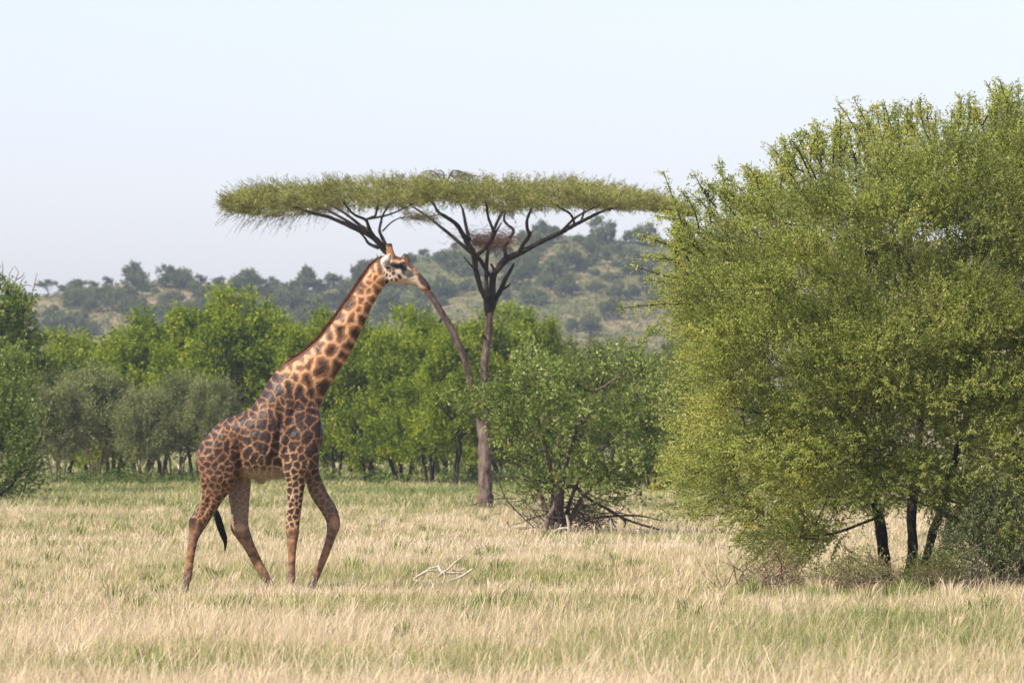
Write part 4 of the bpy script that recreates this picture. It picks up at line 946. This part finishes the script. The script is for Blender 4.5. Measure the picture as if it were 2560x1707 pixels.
for a, b, rx, ry, an in [(1745, 480, 2, 5, 0), (1835, 470, 2.8, 5.5, 0), (1910, 495, 2.5, 4.5, -20), (2000, 430, 5.5, 6, 40), (1780, 400, 1.6, 3.8, 10), (2150, 510, 8, 4.6, 55), (2000, 340, 3, 2, 30), (1915, 380, 1.8, 2.4, 0), (2060, 580, 3.5, 5, -30),
                         (1830, 630, 5, 6, 20), (1960, 590, 3, 4, 0), (1650, 385, 3.2, 5.5, -10), (1870, 300, 6, 3, 15)]:
    hc = blob(hc, 780 + a / 9.8, 640 + b / 9.8, rx, ry, [.055, .028, .020], an, .5)
hc = blob(hc, 962, 651, 12, 12, [.80, .72, .62], 0, k=.9); hc = blob(hc, 969, 660, 7, 9, [.36, .32, .29], 20, yy=sm(-.16, -.13, -gyy) * 0 + (gyy < -.1))
horn = sm(640, 632, gpy) * (gpx < 999)
hc = lerp(hc, [.34, .165, .07], sm(645, 634, gpy) * (gpx < 1000) * (gpx > 960) * (np.abs(gyy) < .13)); hc = lerp(hc, [.035, .022, .018], sm(619, 612, gpy) * (gpx < 1000))
hc = blob(hc, 1014, 637, 10, 8, [.075, .045, .035], 0); hc = blob(hc, 944, 645, 9, 9, [.06, .04, .03], 0)
col_ = lerp(col_, hc, hd)
bme.materials.clear()
def coat_mat():
    m, nt, out = new_mat("giraffe_coat"); N, K = nt.nodes, nt.links
    at = N.new("ShaderNodeAttribute"); at.attribute_name = "coat"
    tc = N.new("ShaderNodeNewGeometry"); nz = N.new("ShaderNodeTexNoise"); nz.inputs['Scale'].default_value = 55; nz.inputs['Detail'].default_value = 4
    n2 = N.new("ShaderNodeTexNoise"); n2.inputs['Scale'].default_value = 6; n2.inputs['Detail'].default_value = 4
    K.new(tc.outputs['Position'], nz.inputs['Vector']); K.new(tc.outputs['Position'], n2.inputs['Vector'])
    r = ramp(nt, [(.3, (.82, .82, .82)), (.7, (1.15, 1.13, 1.1))]); K.new(nz.outputs['Fac'], r.inputs[0])
    mx = N.new("ShaderNodeMix"); mx.data_type = 'RGBA'; mx.blend_type = 'MULTIPLY'; mx.inputs[0].default_value = 1
    K.new(at.outputs['Color'], mx.inputs[6]); K.new(r.outputs[0], mx.inputs[7])
    p = N.new("ShaderNodeBsdfPrincipled"); p.inputs['Roughness'].default_value = .48; p.inputs['Specular IOR Level'].default_value = .28
    p.inputs['Sheen Weight'].default_value = .04; p.inputs['Sheen Roughness'].default_value = .5
    b = N.new("ShaderNodeBump"); b.inputs['Strength'].default_value = .9; b.inputs['Distance'].default_value = .06
    K.new(n2.outputs['Fac'], b.inputs['Height']); K.new(b.outputs[0], p.inputs['Normal'])
    K.new(mx.outputs[2], p.inputs['Base Color']); K.new(p.outputs[0], out.inputs['Surface'])
    return m
bme.materials.append(coat_mat())
ca = bme.color_attributes.new("coat", 'FLOAT_COLOR', 'POINT')
ca.data.foreach_set("color", np.concatenate([np.clip(col_, 0, 1), np.ones((nv, 1))], 1).astype(np.float32).ravel())
GO = np.array([(640 - 1280) / S_, GD, 0.0])
bme.vertices.foreach_set("co", (co - GO).astype(np.float32).ravel()); bme.update()
groot = empty("giraffe", GO)
tag(groot, "dark patched giraffe striding right through the grass with its neck stretched forward", "giraffe")
link("body", bme, groot)
M_HAIR = leaf_mat("mane_hair", [(0, (.05, .025, .018)), (1, (.24, .10, .045))], .1, tr_tint=(1, 1, 1))
M_TAILH = leaf_mat("tail_hair", [(0, (.012, .010, .010)), (1, (.035, .028, .025))], .05, tr_tint=(1, 1, 1))
g = Geo(); n = 5200
mx_ = rg.uniform(690, 962, n); my = np.interp(mx_, [640, 697, 705, 757, 796, 839, 876, 904, 925, 946, 965], [1005, 926, 920, 882, 846, 791, 739, 696, 664, 645, 641])
P = np.stack([(mx_ - 1280) / S_, GD + rg.normal(size=n) * .012, CAMH - (my + 2 - HORIZ) / S_], 1)
A = nrm(np.array([-.62, 0, .62]) + rg.normal(size=(n, 3)) * .28); S0 = nrm(np.cross(A, rg.normal(size=(n, 3))))
leaves(g, P, A, S0, rg.uniform(.03, .06, n) * np.interp(mx_, [690, 720, 900, 962], [.5, 1, 1, .5]), .007, np.clip(rg.normal(.5, .25, n), 0, 1)); g.shift(GO)
link("mane", g.mesh("mane", M_HAIR), groot)
g = Geo()
tp = spline(np.array([W(496, 1128, GD), W(500, 1165, GD, -.02), W(515, 1225, GD, 0), W(533, 1270, GD, 0), W(545, 1300, GD, 0)]), 6); tube(g, tp, np.linspace(.035, .014, len(tp)), 8, tint=1)
g.shift(GO); link("tail", g.mesh("tail", M_HAIR, True), groot)
g = Geo(); cen_ = spline(np.array([W(533, 1262, GD), W(543, 1290, GD), W(554, 1325, GD), W(563, 1350, GD), W(563, 1378, GD)]), 8); n = 900
k = np.sort(rg.uniform(0, 1, n)); i0 = (k * (len(cen_) - 9)).astype(int); off = nrm(rg.normal(size=(n, 3))) * (.05 * np.sin(np.clip(k * 2.2 + .5, 0, 3)) * rg.uniform(.2, 1, n) ** .5)[:, None]
for a, b in ((0, 4), (4, 8)):
    P0 = cen_[i0 + a] + off * (1 if a == 0 else .95); P1 = cen_[np.minimum(i0 + b, len(cen_) - 1)] + off * (.95 if a == 0 else .4)
    prisms(g, P0, P1, .0055 if a == 0 else .005, .005 if a == 0 else .002, rg.uniform(0, 1, n).repeat(3))
g.shift(GO); link("tail_tuft", g.mesh("tail_tuft", M_TAILH), groot)
m, nt, out = new_mat("eye"); p = nt.nodes.new("ShaderNodeBsdfPrincipled"); p.inputs['Base Color'].default_value = (.012, .008, .006, 1); p.inputs['Roughness'].default_value = .12
nt.links.new(p.outputs[0], out.inputs['Surface'])
for sg in (-1, 1):
    b_ = bmesh.new(); bmesh.ops.create_uvsphere(b_, u_segments=16, v_segments=10, radius=.024)
    e_ = bpy.data.meshes.new("eye"); b_.to_mesh(e_); b_.free(); e_.materials.append(m)
    e = link("eye", e_, groot); e.location = Vector(W(1001, 664, GD, sg * .118) - GO)

# ------------------------------------------------------------------ bleached fallen branches in the grass
D = 105.5; gd = Geo()
for i, (p, r, a, b) in enumerate([
    ([(1034, 1456), (1052, 1444), (1075, 1435), (1090, 1438)], [1.6, 2, 1.2], -.1, .1), ([(1054, 1442), (1075, 1430), (1096, 1425)], [1.4, 1.6], .1, .2), ([(1096, 1424), (1099, 1432), (1104, 1438)], [2, 2], .2, 0),
    ([(1032, 1457), (1050, 1460), (1066, 1460), (1082, 1457)], [1.4, 1.2, 1], -.1, -.2), ([(1100, 1446), (1114, 1441), (1130, 1441), (1146, 1440), (1160, 1445)], [2.2, 2, 1.6], 0, .1),
    ([(1117, 1461), (1136, 1456), (1152, 1450), (1168, 1440), (1181, 1432)], [1.6, 2.2, 1.6], -.2, 0), ([(1132, 1434), (1146, 1436), (1162, 1430)], [1.6, 1.2], .1, .2),
    ([(1105, 1442), (1122, 1430), (1136, 1416), (1150, 1406), (1162, 1396)], [1.8, 1.6, .9], 0, .3), ([(1110, 1436), (1112, 1450), (1108, 1466)], [1.8, 1.2], -.1, -.1), ([(1096, 1450), (1106, 1440), (1113, 1437)], [2, 2.6], 0, 0)]):
    limb(gd, [(q_[0], q_[1] - 9) for q_ in p], D, np.array(r) * 1.6, a, b, 6, .1, i)
o0 = np.array([(1105 - 1280) / F * D, D, 0]); gd.shift(o0)
o = link("fallen_branch", gd.mesh("fallen_branch", M_DEAD, True)); o.location = o0
tag(o, "bleached white fallen branches lying in the grass in front of the umbrella tree", "branch")
g = Geo(); limb(g, [(158, 1246), (160, 1236), (161, 1226)], 230., [2.6, 1.6], 0, 0, 6); o0 = np.array([(159 - 1280) / F * 230, 230, 0]); g.shift(o0)
o = link("stump", g.mesh("stump", M_BARKTAN, True)); o.location = o0; tag(o, "thin dead stump in the grass just right of the left edge bush", "stump")

# ------------------------------------------------------------------ grass
def grass_mat():
    m, nt, out = new_mat("grass_blades"); N, K = nt.nodes, nt.links
    at = N.new("ShaderNodeAttribute"); at.attribute_name = "tint"
    r = ramp(nt, [(0, (.15, .20, .045)), (.22, (.29, .335, .09)), (.42, (.46, .44, .17)), (.6, (.60, .49, .26)), (.8, (.72, .54, .37)), (1, (.86, .73, .52))])
    K.new(at.outputs['Fac'], r.inputs[0])
    p = N.new("ShaderNodeBsdfPrincipled"); p.inputs['Roughness'].default_value = .5; p.inputs['Specular IOR Level'].default_value = .3
    K.new(r.outputs[0], p.inputs['Base Color'])
    tr = N.new("ShaderNodeBsdfTranslucent"); K.new(r.outputs[0], tr.inputs['Color'])
    mx = N.new("ShaderNodeMixShader"); mx.inputs[0].default_value = .3
    K.new(p.outputs[0], mx.inputs[1]); K.new(tr.outputs[0], mx.inputs[2]); K.new(mx.outputs[0], out.inputs['Surface'])
    return m
rg = rng_(99)
def vnoise(x, y, s, seed):
    """cheap value noise, vectorised"""
    x = x * s + seed * 17.3; y = y * s + seed * 5.1; xi, yi = np.floor(x), np.floor(y); fx, fy = x - xi, y - yi
    fx, fy = fx * fx * (3 - 2 * fx), fy * fy * (3 - 2 * fy)
    h = lambda a, b: np.modf(np.abs(np.sin(a * 127.1 + b * 311.7 + seed) * 43758.5453))[0]
    return (h(xi, yi) * (1 - fx) + h(xi + 1, yi) * fx) * (1 - fy) + (h(xi, yi + 1) * (1 - fx) + h(xi + 1, yi + 1) * fx) * fy
VS, QS, TS, off = [], [], [], 0
def blades(d0, d1, count, h0, h1, wd, stalk=False, margin=1.06):
    global off
    # plain positions over a trapezoid of ground
    a = rg.uniform(0, 1, count); y = np.sqrt(d0 ** 2 + a * (d1 ** 2 - d0 ** 2)); x = rg.uniform(-1, 1, count) * (.0703 * y * margin + 4.0)
    tuft = vnoise(x, y, 3.2, 3) * .6 + vnoise(x, y, 1.1, 8) * .4; tuft = np.clip((tuft - .5) * 1.25 + .5, 0, 1); keep = rg.uniform(size=count) < .22 + .9 * tuft; x, y, tuft = x[keep], y[keep], tuft[keep]; n = len(x)
    big = vnoise(x, y, .16, 1) * .5 + vnoise(x, y, .5, 2) * .3 + vnoise(x, y, 1.6, 5) * .2
    far = np.clip((y - 165) / 40, 0, 1)
    dry = (.54 + (big - .5) * 1.5 - .30 * far + .12 * np.clip((75 - y) / 20, 0, 1) - .04 * np.exp(-((y - 82) / 9) ** 2))
    if stalk: t = np.clip(dry * .35 + .58 + rg.normal(size=n) * .12, 0, 1); k2 = rg.uniform(size=n) < np.clip(dry * 1.5, .1, 1); x, y, t, tuft = x[k2], y[k2], t[k2], tuft[k2]; n = len(x)
    else: t = np.clip(dry + rg.normal(size=n) * .26, 0, 1)
    h = rg.uniform(h0, h1, n) * (.5 + .85 * tuft)
    az = rg.uniform(0, 2 * np.pi, n); sd_ = np.stack([np.cos(az), np.sin(az), np.zeros(n)], 1)
    lean = np.stack([rg.normal(.14 if stalk else .05, .30 if stalk else .55, n), rg.normal(0, .4, n), np.zeros(n)], 1) * h[:, None]
    B = np.stack([x, y, np.full(n, -.01)], 1); w = (wd * rg.uniform(.7, 1.4, n))[:, None] * .5
    up = np.array([0, 0, 1.0])
    Mi = B + lean * .38 + up * (h * .55)[:, None]; Tp = B + lean + up * (h * np.sqrt(np.clip(1 - .25 * (lean[:, 0] / h) ** 2, .4, 1)))[:, None]
    if stalk: Vv = np.stack([B - sd_ * w, B + sd_ * w, Mi + sd_ * w * .8, Mi - sd_ * w * .8, Tp + sd_ * w * .9, Tp - sd_ * w * .9], 1)
    else: Vv = np.stack([B - sd_ * w, B + sd_ * w, Mi + sd_ * w * .85, Mi - sd_ * w * .85, Tp + sd_ * w * .15, Tp - sd_ * w * .15], 1)
    b = off + np.arange(n)[:, None] * 6
    QS.append(np.stack([b + np.array([0, 1, 2, 3]), b + np.array([3, 2, 4, 5])], 1).reshape(-1, 4)); VS.append(Vv.reshape(-1, 3)); TS.append(np.repeat(t, 2)); off += n * 6
blades(55, 84, 300000, .08, .21, .0048); blades(84, 130, 400000, .045, .145, .0058); blades(130, 200, 250000, .05, .17, .011); blades(200, 330, 200000, .07, .24, .021); blades(330, 620, 60000, .2, .45, .06)
blades(55, 84, 42000, .20, .42, .0038, True); blades(84, 135, 52000, .13, .29, .0046, True); blades(135, 230, 34000, .16, .34, .0085, True)
nt_ = 620; cy_ = rg.uniform(60, 210, nt_); cx_ = rg.uniform(-1, 1, nt_) * (.0703 * cy_ + 1); ct_ = np.where(rg.uniform(size=nt_) < .55, rg.uniform(0, .25, nt_), rg.uniform(.6, .95, nt_)); ch_ = rg.uniform(.14, .32, nt_)
nb_ = 46; a_ = rg.uniform(0, 6.28, (nt_, nb_)); r_ = .16 * rg.uniform(0, 1, (nt_, nb_)) ** .6
B = np.stack([cx_[:, None] + r_ * np.cos(a_), cy_[:, None] + r_ * np.sin(a_), np.full((nt_, nb_), -.01)], -1).reshape(-1, 3); n = len(B)
h = (ch_[:, None] * rg.uniform(.45, 1, (nt_, nb_))).ravel(); out_ = np.stack([np.cos(a_), np.sin(a_), 0 * a_], -1).reshape(-1, 3)
lean = (out_ * rg.uniform(.1, .7, n)[:, None] + np.array([.08, 0, 0])) * h[:, None]; w = (.004 + .00003 * B[:, 1:2]) ; az = rg.uniform(0, 6.28, n); sd_ = np.stack([np.cos(az), np.sin(az), 0 * az], 1); up = np.array([0, 0, 1.0])
Mi = B + lean * .35 + up * (h * .6)[:, None]; Tp = B + lean + up * (h * .93)[:, None]
Vv = np.stack([B - sd_ * w, B + sd_ * w, Mi + sd_ * w * .8, Mi - sd_ * w * .8, Tp + sd_ * w * .15, Tp - sd_ * w * .15], 1)
b = off + np.arange(n)[:, None] * 6
QS.append(np.stack([b + np.array([0, 1, 2, 3]), b + np.array([3, 2, 4, 5])], 1).reshape(-1, 4)); VS.append(Vv.reshape(-1, 3)); TS.append(np.repeat(np.clip(ct_.repeat(nb_) + rg.normal(size=n) * .1, 0, 1), 2)); off += n * 6
gme = raw_mesh("grass", np.concatenate(VS), np.concatenate(QS), grass_mat(), np.concatenate(TS))
tag(link("grass", gme), kind="stuff", label="tall pale dry savanna grass mixed with green covering the clearing", cat="grass")

# ------------------------------------------------------------------ haze
hz = bmesh.new(); bmesh.ops.create_cube(hz, size=1.0)
hme = bpy.data.meshes.new("haze"); hz.to_mesh(hme); hz.free()
ho = link("haze", hme); ho.scale = (11000, 10300, 72); ho.location = (0, 4700, 34.8)
m, nt, out = new_mat("haze_air")
pv = nt.nodes.new("ShaderNodeVolumePrincipled"); pv.inputs['Color'].default_value = (.74, .84, 1, 1); pv.inputs['Density'].default_value = .000165; pv.inputs['Anisotropy'].default_value = .2
nt.links.new(pv.outputs[0], out.inputs['Volume']); hme.materials.append(m)
tag(ho, kind="stuff", label="pale blue air haze between the camera and the hills", cat="haze")
